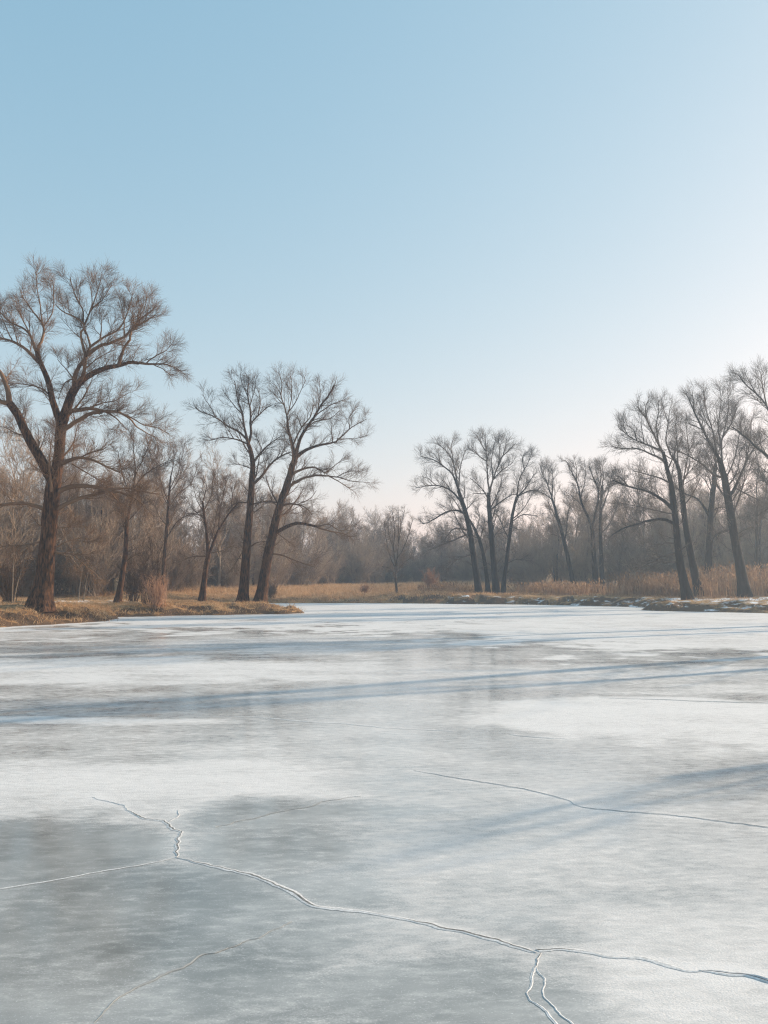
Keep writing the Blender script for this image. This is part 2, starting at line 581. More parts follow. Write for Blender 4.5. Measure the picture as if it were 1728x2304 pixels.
tree('bare_tree', 'huge brown bare tree with wide forked crown, biggest on the left bank', 30, .63,
     (Z2, [(325, 1418, 205), (345, 1300, 172), (362, 1200, 152), (392, 950, 132), (415, 700, 126), (436, 500, 122), (452, 380, 112),
           (480, 250, 88), (500, 30, 84), (507, -80, 90), (515, -140, 80)]),
     [(Z2, 90, 62, '440,400 400,310 320,170 225,0 170,-130 85,-260'),
      (Z1, 50, 16, '80,1215 62,1090 10,980 -60,880 -110,740 -120,600'),
      (Z1, 45, 14, '80,1215 0,1188 -90,1130 -200,1090 -300,990'),
      (Z1, 66, 34, '500,1390 455,1230 400,1030 330,880 300,790'),
      (Z1, 28, 8, '300,790 255,650 190,590 100,550 40,490 -10,440'),
      (Z1, 30, 16, '300,790 345,660 350,570 330,520'),
      (Z1, 18, 6, '330,520 260,430 190,330 165,250'),
      (Z1, 14, 6, '345,560 345,480 320,330 300,200 292,110'),
      (Z1, 12, 6, '352,575 378,550 430,450 445,290 440,190'),
      (Z1, 34, 10, '325,880 220,760 110,690 0,665 -100,620 -200,590'),
      (Z1, 12, 5, '110,690 60,600 10,490 -30,400'),
      (Z1, 14, 5, '255,650 215,560 175,470 165,400'),
      (Z1, 90, 66, '520,1370 560,1220 600,1110 640,1050'),
      (Z1, 60, 26, '630,1060 740,970 870,910 990,880 1080,850 1150,860'),
      (Z1, 26, 6, '1150,860 1210,880 1320,880 1420,905 1490,940'),
      (Z1, 32, 8, '995,878 1020,790 1040,740 1085,680 1095,600 1180,500 1290,410'),
      (Z1, 13, 5, '1210,878 1280,830 1380,770 1440,700'),
      (Z1, 11, 5, '1270,885 1340,920 1410,975'),
      (Z1, 40, 30, '605,1090 620,980 655,900 705,820'),
      (Z1, 34, 28, '680,1020 705,930 712,820'),
      (Z1, 26, 8, '715,805 680,700 670,620 700,570 640,500 540,450 475,390'),
      (Z1, 22, 12, '725,800 745,710 705,590 690,540'),
      (Z1, 14, 6, '690,540 690,440 640,330 595,210 585,150'),
      (Z1, 15, 6, '700,560 760,420 850,340 925,210'),
      (Z1, 12, 6, '730,480 755,390 750,280 735,210'),
      (Z1, 12, 5, '760,420 800,300 840,180 855,130'),
      (Z1, 36, 10, '725,805 830,730 920,710 1030,660 1080,610 1180,540 1290,470'),
      (Z1, 22, 7, '745,735 850,660 960,610 1020,530 1080,390 1100,300'),
      (Z1, 12, 5, '1030,655 1030,480 1005,350'),
      (Z1, 12, 5, '1120,580 1190,430 1215,310'),
      (Z1, 12, 5, '715,920 830,820 950,760'),
      (Z1, 14, 5, '830,680 835,570 830,480'),
      (Z1, 14, 5, '600,1000 540,1040 500,1120 480,1180'),
      (Z1, 12, 5, '595,990 540,920 480,840'),
      (Z1, 14, 5, '410,1140 340,1080 240,1050 120,1040 70,1070'),
      (Z1, 40, 22, '575,1285 650,1262 740,1255 860,1275 980,1280'),
      (Z1, 42, 26, '560,1425 640,1350 740,1295 850,1280'),
      (Z1, 20, 6, '980,1280 1080,1330 1130,1390 1220,1450 1310,1490'),
      (Z1, 16, 5, '940,1275 1060,1300 1180,1370 1320,1400 1400,1440'),
      (Z1, 18, 5, '870,1290 960,1330 1010,1380 1060,1430'),
      (Z1, 14, 5, '740,1255 860,1210 960,1190 1080,1130'),
      (Z2, 36, 10, '525,240 600,195 700,190 800,220 900,275 980,310'),
      (Z2, 16, 5, '660,185 740,150 830,130 890,100'),
      (Z2, 14, 5, '620,280 780,360 900,430'),
      (Z2, 48, 28, '490,470 580,430 720,420 860,450'),
      (Z2, 40, 24, '490,620 600,540 720,500 870,465'),
      (Z2, 26, 8, '860,450 1000,470 1110,510 1190,570'),
      (Z2, 22, 7, '900,450 1050,440 1200,470 1320,490'),
      (Z2, 14, 5, '905,480 980,550 1050,600'),
      (Z2, 36, 18, '375,625 270,570 150,555 0,565 -150,610 -260,680'),
      (Z2, 12, 5, '470,780 540,760 620,740'),
      (Z2, 18, 6, '455,950 580,975 640,1020 720,1090 810,1165'),
      (Z2, 14, 5, '480,960 560,1010 640,1100'),
      (Z2, 18, 5, '350,880 190,910 80,910 -60,930'),
      (Z2, 14, 5, '225,20 150,-10 60,-60 -40,-90'),
      (Z2, 12, 5, '440,930 560,880 700,850 820,880')],
     dens=1.05, extra=5, lm=0.75, tw=0.0062, **BB)

tree('bare_tree', 'tall straight bare tree on the grassy point, left one of the leaning pair', 41, .34,
     (Z3, [(503, 1945, 108), (512, 1850, 84), (520, 1750, 74), (537, 1500, 64), (560, 1250, 55), (580, 1050, 48), (586, 850, 40), (566, 750, 34), (546, 690, 30)]),
     [(Z3, 24, 8, '546,690 565,600 555,540 560,440 540,300 555,170'),
      (Z3, 14, 5, '555,540 620,470 680,410 735,380'),
      (Z3, 10, 5, '620,470 640,360 620,260'),
      (Z3, 24, 6, '550,700 520,560 500,450 470,350 445,190'),
      (Z3, 10, 5, '500,450 430,380 360,290'),
      (Z3, 9, 4, '540,310 500,220 480,150'),
      (Z3, 9, 4, '550,400 590,290 610,180'),
      (Z3, 20, 6, '540,655 470,590 380,550 300,490 240,460 170,440 130,400'),
      (Z3, 10, 4, '300,490 260,400 210,320 200,290'),
      (Z3, 15, 5, '540,690 450,650 350,640 260,660 200,650'),
      (Z3, 9, 4, '430,635 390,570 360,530'),
      (Z3, 20, 6, '595,820 660,740 720,680 790,635'),
      (Z3, 8, 4, '655,735 610,640'),
      (Z3, 26, 10, '600,1010 660,940 720,860 800,790 875,755'),
      (Z3, 12, 4, '660,930 680,860 660,790'),
      (Z3, 8, 4, '800,790 830,720 870,690'),
      (Z3, 10, 4, '565,885 500,850 430,830'),
      (Z3, 12, 4, '585,1170 660,1140 750,1140'),
      (Z3, 12, 4, '560,1500 620,1450 700,1440'),
      (Z3, 14, 4, '545,1135 450,1150 380,1220'),
      (Z3, 10, 4, '510,1500 460,1600 430,1630')],
     dens=1.0, extra=3, lm=0.83, tw=0.0068, **BB)

tree('bare_tree', 'bare tree leaning right at the tip of the grassy point, right of the pair', 41.3, .34,
     (Z3, [(632, 1948, 116), (648, 1870, 96), (662, 1790, 85), (700, 1550, 74), (740, 1350, 65), (782, 1180, 58), (830, 1030, 54), (875, 880, 50), (903, 790, 44)]),
     [(Z3, 34, 14, '903,790 890,690 860,570 850,470'),
      (Z3, 14, 5, '850,470 830,390 800,300 750,220'),
      (Z3, 9, 4, '800,300 810,200 785,120'),
      (Z3, 10, 4, '850,470 880,350 885,220 870,160'),
      (Z3, 10, 4, '855,440 910,370 960,250 990,180'),
      (Z3, 9, 4, '830,390 770,330 740,300'),
      (Z3, 32, 10, '910,790 950,650 1000,560 1060,480 1110,400 1190,290 1215,230'),
      (Z3, 12, 5, '1000,565 1080,510 1190,490 1260,430'),
      (Z3, 11, 5, '1060,480 1180,390 1300,340'),
      (Z3, 10, 4, '1090,430 1110,310 1110,210'),
      (Z3, 16, 5, '905,700 960,560 1030,470 1050,330'),
      (Z3, 10, 4, '960,560 930,480 900,540'),
      (Z3, 34, 12, '915,800 1000,730 1100,690 1230,660'),
      (Z3, 14, 5, '1230,660 1340,570 1400,530 1480,490'),
      (Z3, 9, 4, '1340,570 1335,480 1390,410'),
      (Z3, 9, 4, '1245,655 1380,645 1480,620'),
      (Z3, 8, 4, '1195,665 1200,560 1210,520'),
      (Z3, 26, 10, '885,940 960,885 1070,875 1150,920'),
      (Z3, 10, 4, '1150,920 1230,850 1300,790'),
      (Z3, 28, 12, '860,1035 940,970 1050,940 1180,940'),
      (Z3, 12, 4, '1180,940 1260,950 1350,980 1490,990'),
      (Z3, 10, 4, '1180,945 1290,1000 1385,1070'),
      (Z3, 8, 4, '1230,945 1330,900 1420,900'),
      (Z3, 20, 6, '800,1185 880,1155 980,1180 1045,1240'),
      (Z3, 9, 4, '930,1165 1030,1110 1080,1050'),
      (Z3, 14, 6, '765,1150 720,1040 680,920'),
      (Z3, 12, 5, '760,1140 690,1130 620,1150'),
      (Z3, 34, 18, '755,1385 850,1330 940,1310 1080,1340'),
      (Z3, 18, 6, '1080,1340 1200,1370 1300,1390 1350,1420'),
      (Z3, 12, 4, '1080,1338 1180,1310 1240,1350 1310,1350 1370,1300'),
      (Z3, 16, 5, '730,1540 820,1560 950,1610 1050,1640'),
      (Z3, 10, 4, '780,1395 850,1440 900,1470')],
     dens=1.0, extra=3, lm=0.83, tw=0.0068, **BB)

tree('bare_tree', 'slender dark bare tree on the grass between huge tree and red brown shrub', 39, .47,
     (Z2, [(978, 1392, 66), (1000, 1250, 48), (1030, 1050, 40), (1048, 820, 33), (1062, 700, 28), (1085, 560, 22), (1105, 420, 18)]),
     [(Z2, 14, 5, '1105,420 1125,300 1110,160 1095,30 1060,-60'),
      (Z2, 14, 5, '1050,730 1000,590 940,510 890,420'),
      (Z2, 12, 5, '1100,440 1200,330 1320,250 1430,200'),
      (Z2, 10, 5, '1095,500 1040,400 1000,250 980,120'),
      (Z2, 10, 5, '1120,330 1180,210 1230,90 1260,20'),
      (Z2, 8, 4, '1200,330 1280,200 1330,100'),
      (Z2, 8, 4, '1060,720 1130,640 1200,560'),
      (Z2, 8, 4, '1040,1060 1120,990 1200,960')],
     dens=1.1, extra=4, lm=0.9, tw=0.0065, **BB)

tree('bare_tree', 'thin bare tree rising behind the red brown shrub, against the wood', 54, .8,
     (Z2, [(1352, 1290, 36), (1362, 1050, 30), (1380, 850, 27), (1392, 650, 24), (1405, 480, 18), (1420, 330, 14)]),
     [(Z2, 10, 4, '1420,330 1440,200 1430,80'), (Z2, 10, 4, '1390,560 1330,380 1290,240 1300,130'),
      (Z2, 12, 4, '1395,850 1470,720 1570,660 1660,640'), (Z2, 9, 4, '1410,450 1480,300 1520,160 1540,60'),
      (Z2, 9, 4, '1400,600 1480,480 1580,400 1640,250'), (Z2, 8, 4, '1385,760 1320,660 1280,560')],
     dens=1.1, extra=4, tw=0.008, **BB)

tree('bare_tree', 'dark bare tree forking low, standing just left of the leaning pair', 45.5, .46,
     (Z3, [(190, 1908, 58), (205, 1760, 42), (222, 1620, 38), (238, 1550, 36), (228, 1400, 24), (213, 1250, 20), (205, 1130, 15)]),
     [(Z3, 26, 8, '240,1550 275,1460 310,1370 370,1270 420,1200 480,1130'),
      (Z3, 12, 4, '220,1555 140,1560 70,1580 0,1610'),
      (Z3, 10, 4, '205,1130 220,1020 190,930'), (Z3, 9, 4, '213,1230 150,1120 120,1010'),
      (Z3, 9, 4, '215,1200 260,1090 270,980 290,920'), (Z3, 10, 4, '320,1360 330,1220 350,1080 380,960'),
      (Z3, 9, 4, '420,1200 430,1080 460,970'), (Z3, 9, 4, '245,1540 340,1520 430,1480'), (Z3, 8, 4, '210,1250 120,1230 60,1240')],
     dens=1.0, extra=3, tw=0.0065, **BB)

tree('bare_tree', 'dark bare tree leaning left at the far shore, leftmost of the middle cluster', 62, .38,
     (Z4, [(757, 1338, 68), (747, 1250, 54), (735, 1150, 47), (702, 930, 41), (672, 750, 37), (640, 640, 32), (610, 540, 26)]),
     [(Z4, 18, 5, '610,540 560,430 480,360 400,310 320,290'), (Z4, 16, 5, '605,520 570,340 520,250 450,190'),
      (Z4, 9, 4, '570,340 545,220 560,160'), (Z4, 12, 4, '612,520 620,350 655,240'), (Z4, 9, 4, '480,360 430,280 400,250'),
      (Z4, 18, 5, '635,645 560,560 480,515 400,505 280,525'), (Z4, 9, 4, '540,545 510,490 480,460'),
      (Z4, 18, 6, '655,710 580,690 500,710 400,770 330,790'), (Z4, 16, 5, '680,840 570,825 520,880 470,930'),
      (Z4, 14, 5, '685,862 560,920 460,960 385,990'), (Z4, 12, 4, '705,1012 610,1050 510,1090'),
      (Z4, 10, 4, '665,690 720,620'), (Z4, 8, 4, '430,500 370,450 330,440'), (Z4, 9, 4, '590,1060 530,1120 490,1150')],
     dens=1.05, extra=3, tw=0.0085, **GG)
tree('bare_tree', 'thin slanting bare tree between the two thickest trunks of the middle cluster', 65, .38,
     (Z4, [(825, 1330, 42), (815, 1200, 33), (800, 1080, 28), (765, 920, 24), (715, 800, 18), (680, 740, 12)]),
     [(Z4, 8, 4, '740,850 760,740 740,660'), (Z4, 8, 4, '680,740 620,700'), (Z4, 8, 4, '765,920 790,820 800,760')],
     dens=1.0, extra=3, tw=0.0085, **GG)
tree('bare_tree', 'tallest bare tree of the middle cluster, straight trunk with round crown', 63, .38,
     (Z4, [(888, 1335, 64), (880, 1230, 52), (868, 1050, 44), (858, 880, 39), (850, 750, 35), (842, 640, 30), (845, 560, 26)]),
     [(Z4, 16, 5, '845,560 820,480 810,330 800,200 800,130'), (Z4, 16, 5, '850,550 850,500 900,370 950,250 960,160'),
      (Z4, 11, 4, '860,470 920,400 1010,330'), (Z4, 10, 4, '810,330 750,280 695,210'), (Z4, 10, 4, '855,480 850,320 870,180'),
      (Z4, 12, 4, '832,610 770,520 695,450'), (Z4, 9, 4, '800,570 710,565'), (Z4, 16, 5, '862,690 920,630 1000,580 1040,575'),
      (Z4, 9, 4, '935,290 1000,220 1030,190'), (Z4, 9, 4, '810,250 760,170 740,130'), (Z4, 9, 4, '860,900 920,830 990,810'),
      (Z4, 8, 4, '900,370 910,250 900,150')],
     dens=1.05, extra=3, tw=0.0085, **GG)
tree('bare_tree', 'narrow bare tree leaning right at the far shore, rightmost of the middle cluster', 64, .5,
     (Z4, [(936, 1312, 40), (945, 1200, 34), (962, 1080, 30), (990, 850, 27), (1015, 690, 22), (1042, 590, 18)]),
     [(Z4, 13, 4, '1042,590 1050,470 1100,370 1145,270'), (Z4, 11, 4, '1045,585 1100,530 1170,420'), (Z4, 12, 4, '1045,590 1120,550 1200,545'),
      (Z4, 10, 4, '1008,765 1080,725 1200,735'), (Z4, 9, 4, '1095,375 1080,310 1110,260'), (Z4, 8, 4, '970,1090 1030,1060 1100,1060')],
     dens=1.05, extra=3, tw=0.0085, **GG)
tree('bare_tree', 'small rounded bare tree standing alone on the far grassy shore', 66, .3,
     (Z4, [(147, 1338, 22), (138, 1250, 17), (132, 1150, 15), (138, 1080, 13)]),
     [(Z4, 9, 4, '138,1080 150,1000 160,880 180,760 200,690'), (Z4, 9, 4, '136,1100 120,980 130,850 120,740 110,690'), (Z4, 7, 4, '132,1120 90,1040 60,900 40,780'),
      (Z4, 7, 4, '140,1060 190,980 230,860 260,760'), (Z4, 6, 4, '134,1170 80,1120 30,1110'), (Z4, 6, 4, '150,930 150,800 150,700'),
      (Z4, 6, 4, '136,1150 190,1090 250,1040'), (Z4, 6, 4, '130,1000 80,860 75,740')],
     dens=0.75, extra=5, tw=0.0065, lm=1.0, bark=M_BARKH, twig=M_WOOD)
tree('bare_tree', 'thin bare tree leaning left above the reeds, first right of the middle cluster', 68, .7,
     (Z4, [(1462, 1270, 36), (1435, 1120, 31), (1400, 950, 28), (1360, 800, 25), (1330, 690, 20), (1305, 600, 16)]),
     [(Z4, 12, 4, '1305,600 1270,500 1230,420 1215,360'), (Z4, 10, 4, '1310,610 1250,570 1195,550'), (Z4, 10, 4, '1305,590 1310,470 1300,380'),
      (Z4, 11, 4, '1398,940 1410,830 1420,720 1440,660'), (Z4, 8, 4, '1390,900 1330,880 1280,870'), (Z4, 8, 4, '1270,500 1280,420 1260,350')],
     dens=1.05, extra=3, tw=0.0085, **GG)
tree('bare_tree', 'bare tree forking into two spreading stems above the reeds, left of the right bank', 64, .7,
     (Z5, [(222, 1900, 56), (208, 1700, 42), (192, 1520, 36), (178, 1400, 30)]),
     [(Z5, 26, 8, '178,1400 150,1320 95,1190 65,1060 10,950'), (Z5, 22, 8, '188,1430 235,1260 250,1120 200,1000 180,920'),
      (Z5, 10, 4, '65,1060 70,950 60,880'), (Z5, 10, 4, '235,1250 300,1120 340,1000'), (Z5, 9, 4, '130,1260 60,1190 0,1140'),
      (Z5, 9, 4, '95,1180 130,1050 140,930'), (Z5, 9, 4, '250,1120 270,1000 260,900'), (Z5, 9, 4, '10,950 -20,880 -40,870')],
     dens=1.05, extra=3, tw=0.0085, **GG)
tree('bare_tree', 'straight thin bare tree close beside the two stemmed tree above the reeds', 66, .7,
     (Z5, [(278, 1905, 42), (270, 1700, 34), (265, 1450, 28), (266, 1250, 22), (278, 1080, 15)]),
     [(Z5, 10, 4, '278,1080 290,980 270,880'), (Z5, 11, 4, '268,1300 320,1150 350,1020 370,950'), (Z5, 9, 4, '270,1160 330,1100 400,1060 450,1040'),
      (Z5, 9, 4, '275,1100 240,1000 220,930'), (Z5, 10, 4, '275,1480 350,1380 410,1230 440,1150')],
     dens=1.05, extra=3, tw=0.0085, **GG)
tree('bare_tree', 'dark left leaning bare tree with long arching limbs, first on the right bank', 45, .51,
     (Z5, [(988, 2035, 98), (965, 1930, 78), (928, 1750, 64), (905, 1580, 57), (886, 1400, 50), (850, 1100, 41), (800, 930, 34), (762, 800, 27)]),
     [(Z5, 22, 6, '762,800 720,680 640,520 570,420'), (Z5, 14, 5, '750,740 720,590 740,470 740,380'), (Z5, 12, 4, '640,520 640,430 660,370'),
      (Z5, 20, 5, '770,790 660,740 560,700 470,640 410,590'), (Z5, 22, 5, '785,885 690,820 560,770 430,765 345,742'),
      (Z5, 11, 4, '560,700 540,620 500,580'), (Z5, 18, 5, '840,1065 740,1010 600,970 535,960'), (Z5, 34, 8, '862,1275 780,1200 650,1130 500,1090 360,1035'),
      (Z5, 30, 8, '872,1400 800,1360 700,1360 580,1390 450,1430 350,1490'), (Z5, 20, 6, '900,1640 780,1670 680,1720 560,1780'),
      (Z5, 14, 5, '900,1715 820,1710 750,1700'), (Z5, 12, 4, '880,1310 700,1280 560,1250 430,1220'), (Z5, 10, 4, '500,1090 440,1020 400,1000'),
      (Z5, 9, 4, '480,640 450,570 460,530'), (Z5, 10, 4, '620,720 600,600 600,500'), (Z5, 12, 4, '860,1560 760,1560 660,1590')],
     dens=1.0, extra=3, tw=0.0075, **GG)
tree('bare_tree', 'dark left leaning bare tree directly behind the first trunk of the right bank', 49, .64,
     (Z5, [(1085, 2005, 80), (1060, 1880, 66), (1012, 1650, 58), (965, 1400, 48), (925, 1120, 40), (892, 930, 30), (835, 830, 22)]),
     [(Z5, 16, 5, '835,830 805,700 825,560 845,420'), (Z5, 16, 5, '925,1150 960,1000 1000,800 1045,710'), (Z5, 14, 5, '895,950 900,760 885,580 900,500'),
      (Z5, 10, 4, '1000,800 980,640 970,540'), (Z5, 10, 4, '825,560 790,460 780,400'), (Z5, 10, 4, '960,1000 1060,900 1120,780')],
     dens=1.0, extra=3, tw=0.0075, **GG)
tree('bare_tree', 'upright bare tree in the reeds, between the two thickest trunks of the right bank', 56, 1.0,
     (Z5, [(1148, 1950, 72), (1155, 1800, 62), (1168, 1580, 54), (1188, 1250, 45), (1212, 1060, 38), (1222, 900, 28)]),
     [(Z5, 16, 5, '1222,900 1190,790 1130,700 1060,640'), (Z5, 26, 6, '1170,1350 1080,1200 960,1140 870,1080'), (Z5, 20, 6, '1180,1530 1250,1470 1330,1450'),
      (Z5, 14, 5, '1220,900 1250,760 1230,600'), (Z5, 12, 4, '1190,1300 1260,1260 1330,1280'), (Z5, 10, 4, '1200,1150 1120,1020 1060,980')],
     dens=1.0, extra=3, tw=0.008, **GG)
tree('bare_tree', 'thickest dark bare tree of the right bank, leaning left under a dense crown', 47, .68,
     (Z5, [(1462, 2010, 112), (1442, 1880, 88), (1415, 1720, 76), (1390, 1600, 70), (1335, 1260, 62), (1292, 1010, 52), (1248, 860, 40)]),
     [(Z5, 24, 8, '1292,1010 1262,810 1272,680 1340,580 1390,440'), (Z5, 30, 8, '1248,860 1180,740 1120,620 1050,480 990,340'),
      (Z5, 18, 5, '1240,820 1195,620 1145,460 1120,290'), (Z5, 16, 5, '1262,720 1235,560 1250,370 1240,260'), (Z5, 13, 5, '1272,690 1310,500 1320,330 1310,260'),
      (Z5, 12, 4, '1120,620 1030,580 970,560'), (Z5, 12, 4, '1050,480 1040,380 1030,300'), (Z5, 24, 6, '1285,1010 1215,1000 1100,900 980,830 810,760'),
      (Z5, 30, 8, '1330,1180 1380,1100 1450,950 1540,780 1640,690'), (Z5, 16, 5, '1385,1095 1500,1160 1640,1230'), (Z5, 16, 5, '1365,1440 1300,1450 1190,1510'),
      (Z5, 14, 5, '1300,1020 1370,860 1410,700 1420,560'), (Z5, 12, 4, '1320,1100 1400,960 1420,800 1470,720'), (Z5, 12, 4, '1340,1230 1450,1060 1520,900'),
      (Z5, 12, 4, '1370,1500 1480,1440 1600,1420'), (Z5, 12, 4, '1450,950 1500,700 1510,520'), (Z5, 11, 4, '1195,620 1150,560 1090,400')],
     dens=1.15, extra=3, tw=0.0075, **GG)
tree('bare_tree', 'bare tree at the right edge whose limbs reach over the right bank', 43, .6,
     (Z5, [(1800, 2020, 105), (1790, 1800, 80), (1760, 1400, 66), (1730, 1100, 56), (1700, 900, 44)]),
     [(Z5, 30, 8, '1700,900 1652,840 1560,760 1480,680 1350,580'), (Z5, 28, 8, '1720,1000 1730,700 1652,450 1560,330 1460,240 1400,170'),
      (Z5, 14, 5, '1640,430 1620,300 1600,180 1590,120'), (Z5, 11, 4, '1560,330 1500,220 1470,140'), (Z5, 16, 5, '1735,1130 1652,860 1580,780 1400,640'),
      (Z5, 20, 5, '1740,600 1780,400 1800,200'), (Z5, 14, 5, '1740,1130 1660,1060 1600,1040'), (Z5, 14, 5, '1745,1280 1660,1270 1570,1330')],
     dens=1.1, extra=5, tw=0.008, **GG)
tree('bare_tree', 'thin reddish bare tree in the reeds right of the last big trunk', 58, 1.0,
     (Z5, [(1552, 1900, 36), (1556, 1700, 31), (1565, 1450, 26), (1580, 1250, 18)]),
     [(Z5, 10, 4, '1580,1250 1560,1080 1580,940'), (Z5, 9, 4, '1570,1400 1640,1280 1660,1150'), (Z5, 9, 4, '1562,1500 1500,1350 1480,1250')],
     dens=1.0, extra=3, tw=0.0085, **GG)
tree('bare_tree', 'thin dark bare tree close beside the reddish one at the right edge', 60, 1.0,
     (Z5, [(1592, 1890, 34), (1585, 1700, 28), (1590, 1500, 24), (1620, 1280, 16)]),
     [(Z5, 9, 4, '1620,1280 1640,1120 1630,1000'), (Z5, 9, 4, '1600,1430 1540,1300 1530,1180')],
     dens=1.0, extra=3, tw=0.0085, **GG)

for T in TREES:
    Z, pts = T['trunk']
    p = at(Z[0] + pts[0][0] * Z[2], Z[1] + pts[0][1] * Z[2], T['D'])
    h, d = ground_raw(np.array([p[0]]), np.array([p[1]]))
    T['dh'] = (p[2] - h[0], d[0], p)
for T in TREES:
    dh, d, p = T['dh']
    if -0.5 < dh < 0.42 and d > 0:
        FIX.append((p[0], p[1], dh * 0.9, 2.2))
    print('TREE D=%.1f base=(%.1f,%.1f,%.2f) shore=%.1f miss=%.2f  %s' % (T['D'], p[0], p[1], p[2], d, dh, T['label'][:40]))

for T in TREES:
    build_traced(T)


# ------------------------------------------------------------------ grown trees, shrubs, saplings
def grow_tree(name, H, seed, bark, twig, leaders=9, r0=None, n=(9, 7, 6), tw=0.012, fork=0.3, lean=0.12, spread=(18, 48), rf=0.62):
    global rng
    keep, rng = rng, np.random.default_rng(seed)
    root = bpy.data.objects.new(name, None)
    COL.objects.link(root)
    r0 = r0 or H * 0.019
    lx, ly = rng.normal(0, lean, 2)
    top = H * rng.uniform(0.6, 0.75)
    pts = [(0, 0, -0.3, r0 * 1.35)]
    for t in (0.02, 0.1, 0.25, 0.5, 0.75, 1.0):
        pts.append((lx * top * t ** 1.2 + rng.normal(0, 0.012) * H * t, ly * top * t ** 1.2 + rng.normal(0, 0.012) * H * t, top * t, r0 * (1.25 - 0.2 * min(t * 8, 1)) * (1 - 0.8 * t ** 1.3)))
    ts, _ = resample(pts, 18)
    P, R = ts[None, :, :3], ts[None, :, 3]
    a = Acc()
    a.add(P, R, 9)
    link('trunk', a.mesh('trunk'), bark, root)
    c = Acc()
    lP, lR = spawn(P, R, leaders, fork, 0.99, 0.46 * H, spread, 0.07, 0.07, 12, rf, tw * 1.4, 0.42)
    c.add(lP, lR, 6)
    aP, aR = spawn(lP, lR, n[0], 0.15, 1.0, 0.15 * H, (22, 55), 0.10, 0.10, 7, 0.6, tw * 1.1, 0.3)
    c.add(aP, aR, 4)
    bP, bR = spawn(aP, aR, n[1], 0.12, 1.0, 0.075 * H, (20, 52), 0.08, 0.12, 4, 0.7, tw, 0.3)
    c.add(bP, bR, 3)
    cP, cR = spawn(bP, bR, n[2], 0.15, 1.0, 0.045 * H, (18, 50), 0.06, 0.12, 3, 0.8, tw * 0.8, 0.3)
    c.add(cP, cR, 3)
    sP, sR = spawn(P, R, 10, 0.12, 0.6, 0.2 * H, (45, 85), 0.06, 0.12, 7, 0.2, tw, 0.2)
    c.add(sP, sR, 4)
    s2, s2R = spawn(sP, sR, 8, 0.15, 1, 0.07 * H, (20, 55), 0.06, 0.12, 4, 0.7, tw * 0.8)
    c.add(s2, s2R, 3)
    link('crown', c.mesh('crown'), twig, root)
    rng = keep
    return root


def grow_shrub(name, H, seed, mat, stems=26, spread=(4, 34), n=(7, 6), tw=0.008):
    """one bush: bent stems fanning out of one foot, branching to twigs"""
    global rng
    keep, rng = rng, np.random.default_rng(seed)
    P = np.stack([np.array([[0, 0, -0.1], [0, 0, 0.05], [0, 0, 0.15]])])
    R = np.full((1, 3), 0.03)
    a = Acc()
    sP, sR = spawn(P, R, stems, 0.3, 1.0, H * 0.95, spread, 0.02, 0.06, 8, 0.7, tw, 0.0)
    sP[:, 0, :2] += rng.normal(0, 0.12 * H ** 0.5, (stems, 2))
    sP[:, 1:, :2] += (sP[:, :1, :2])
    a.add(sP, sR, 4)
    bP, bR = spawn(sP, sR, n[0], 0.2, 1, 0.32 * H, (15, 45), 0.05, 0.1, 5, 0.7, tw * 0.9, 0.4)
    a.add(bP, bR, 3)
    cP, cR = spawn(bP, bR, n[1], 0.15, 1, 0.13 * H, (15, 50), 0.04, 0.1, 3, 0.8, tw * 0.75, 0.3)
    a.add(cP, cR, 3)
    rng = keep
    return link(name, a.mesh(name), mat)


def put(o, x, y, rz=None, s=1.0):
    z = float(ground(np.array([x]), np.array([y]))[0][0])
    o.location = (x, y, z - 0.03)
    o.rotation_euler = (0, 0, rng.uniform(0, 6.28) if rz is None else rz)
    o.scale = (s, s, s * rng.uniform(0.92, 1.08))


# trees of the right bank just outside the picture: their shadows lie across the ice
ux, uy = math.sin(SUN_AZ), math.cos(SUN_AZ)


def shade_tree(px, py, dist, H, seed, label, **k):
    x, y = on_ice(px, py)
    o = grow_tree('bare_tree', H, seed, M_BARKG, M_TWIGG, lean=0.02, **k)
    put(o, x + ux * dist, y + uy * dist, rz=1.0, s=1.0)
    tag(o, label, 'tree', 'trees of the right bank beyond the picture')
    return o


SH = 'bare tree beyond the right edge, casting a long shadow on the ice'
shade_tree(1728, 1712, 8, 5.6, 301, SH, r0=0.30, leaders=5, n=(4, 3, 2), fork=0.75, spread=(30, 70), rf=0.22, tw=0.006)
shade_tree(1728, 1480, 12.5, 17, 302, SH, r0=0.27, leaders=7, n=(5, 5, 4), fork=0.7)
shade_tree(1728, 1503, 14, 12, 303, SH, r0=0.20, leaders=6, n=(5, 5, 4), fork=0.7)
shade_tree(1728, 1409, 10, 15, 304, SH, r0=0.26, leaders=8, n=(6, 5, 4), fork=0.65)
shade_tree(1728, 1420, 12, 14, 305, SH, r0=0.22, leaders=8, n=(6, 5, 4), fork=0.6)

# the wood behind
protos = []
for k in range(9):
    H = [12.5, 11.5, 13.0, 10.5, 12.0, 9.5, 11.0, 13.5, 10.0][k]
    protos.append(grow_tree('bare_tree', H, 500 + k, [M_BARKH, M_BARKG, M_PALE, M_BARKH, M_BARK][k % 5], M_WOOD, leaders=9 + k % 4, n=(8, 6, 5), tw=0.010, r0=H * 0.0125, fork=0.22 + 0.04 * (k % 3), lean=0.06))
used = [False] * len(protos)
spots = []
tries = 0
WR = np.random.default_rng(77)
while len(spots) < 190 and tries < 40000:
    tries += 1
    x = WR.uniform(-62, 62)
    y = edge_y(x) + abs(WR.normal(0, 16)) + WR.uniform(-1, 3)
    if abs(x) > y * 0.5 + 9:
        continue
    if any((x - a) ** 2 + (y - b) ** 2 < (1.6 + 0.012 * y) ** 2 for a, b in spots):
        continue
    spots.append((x, y))
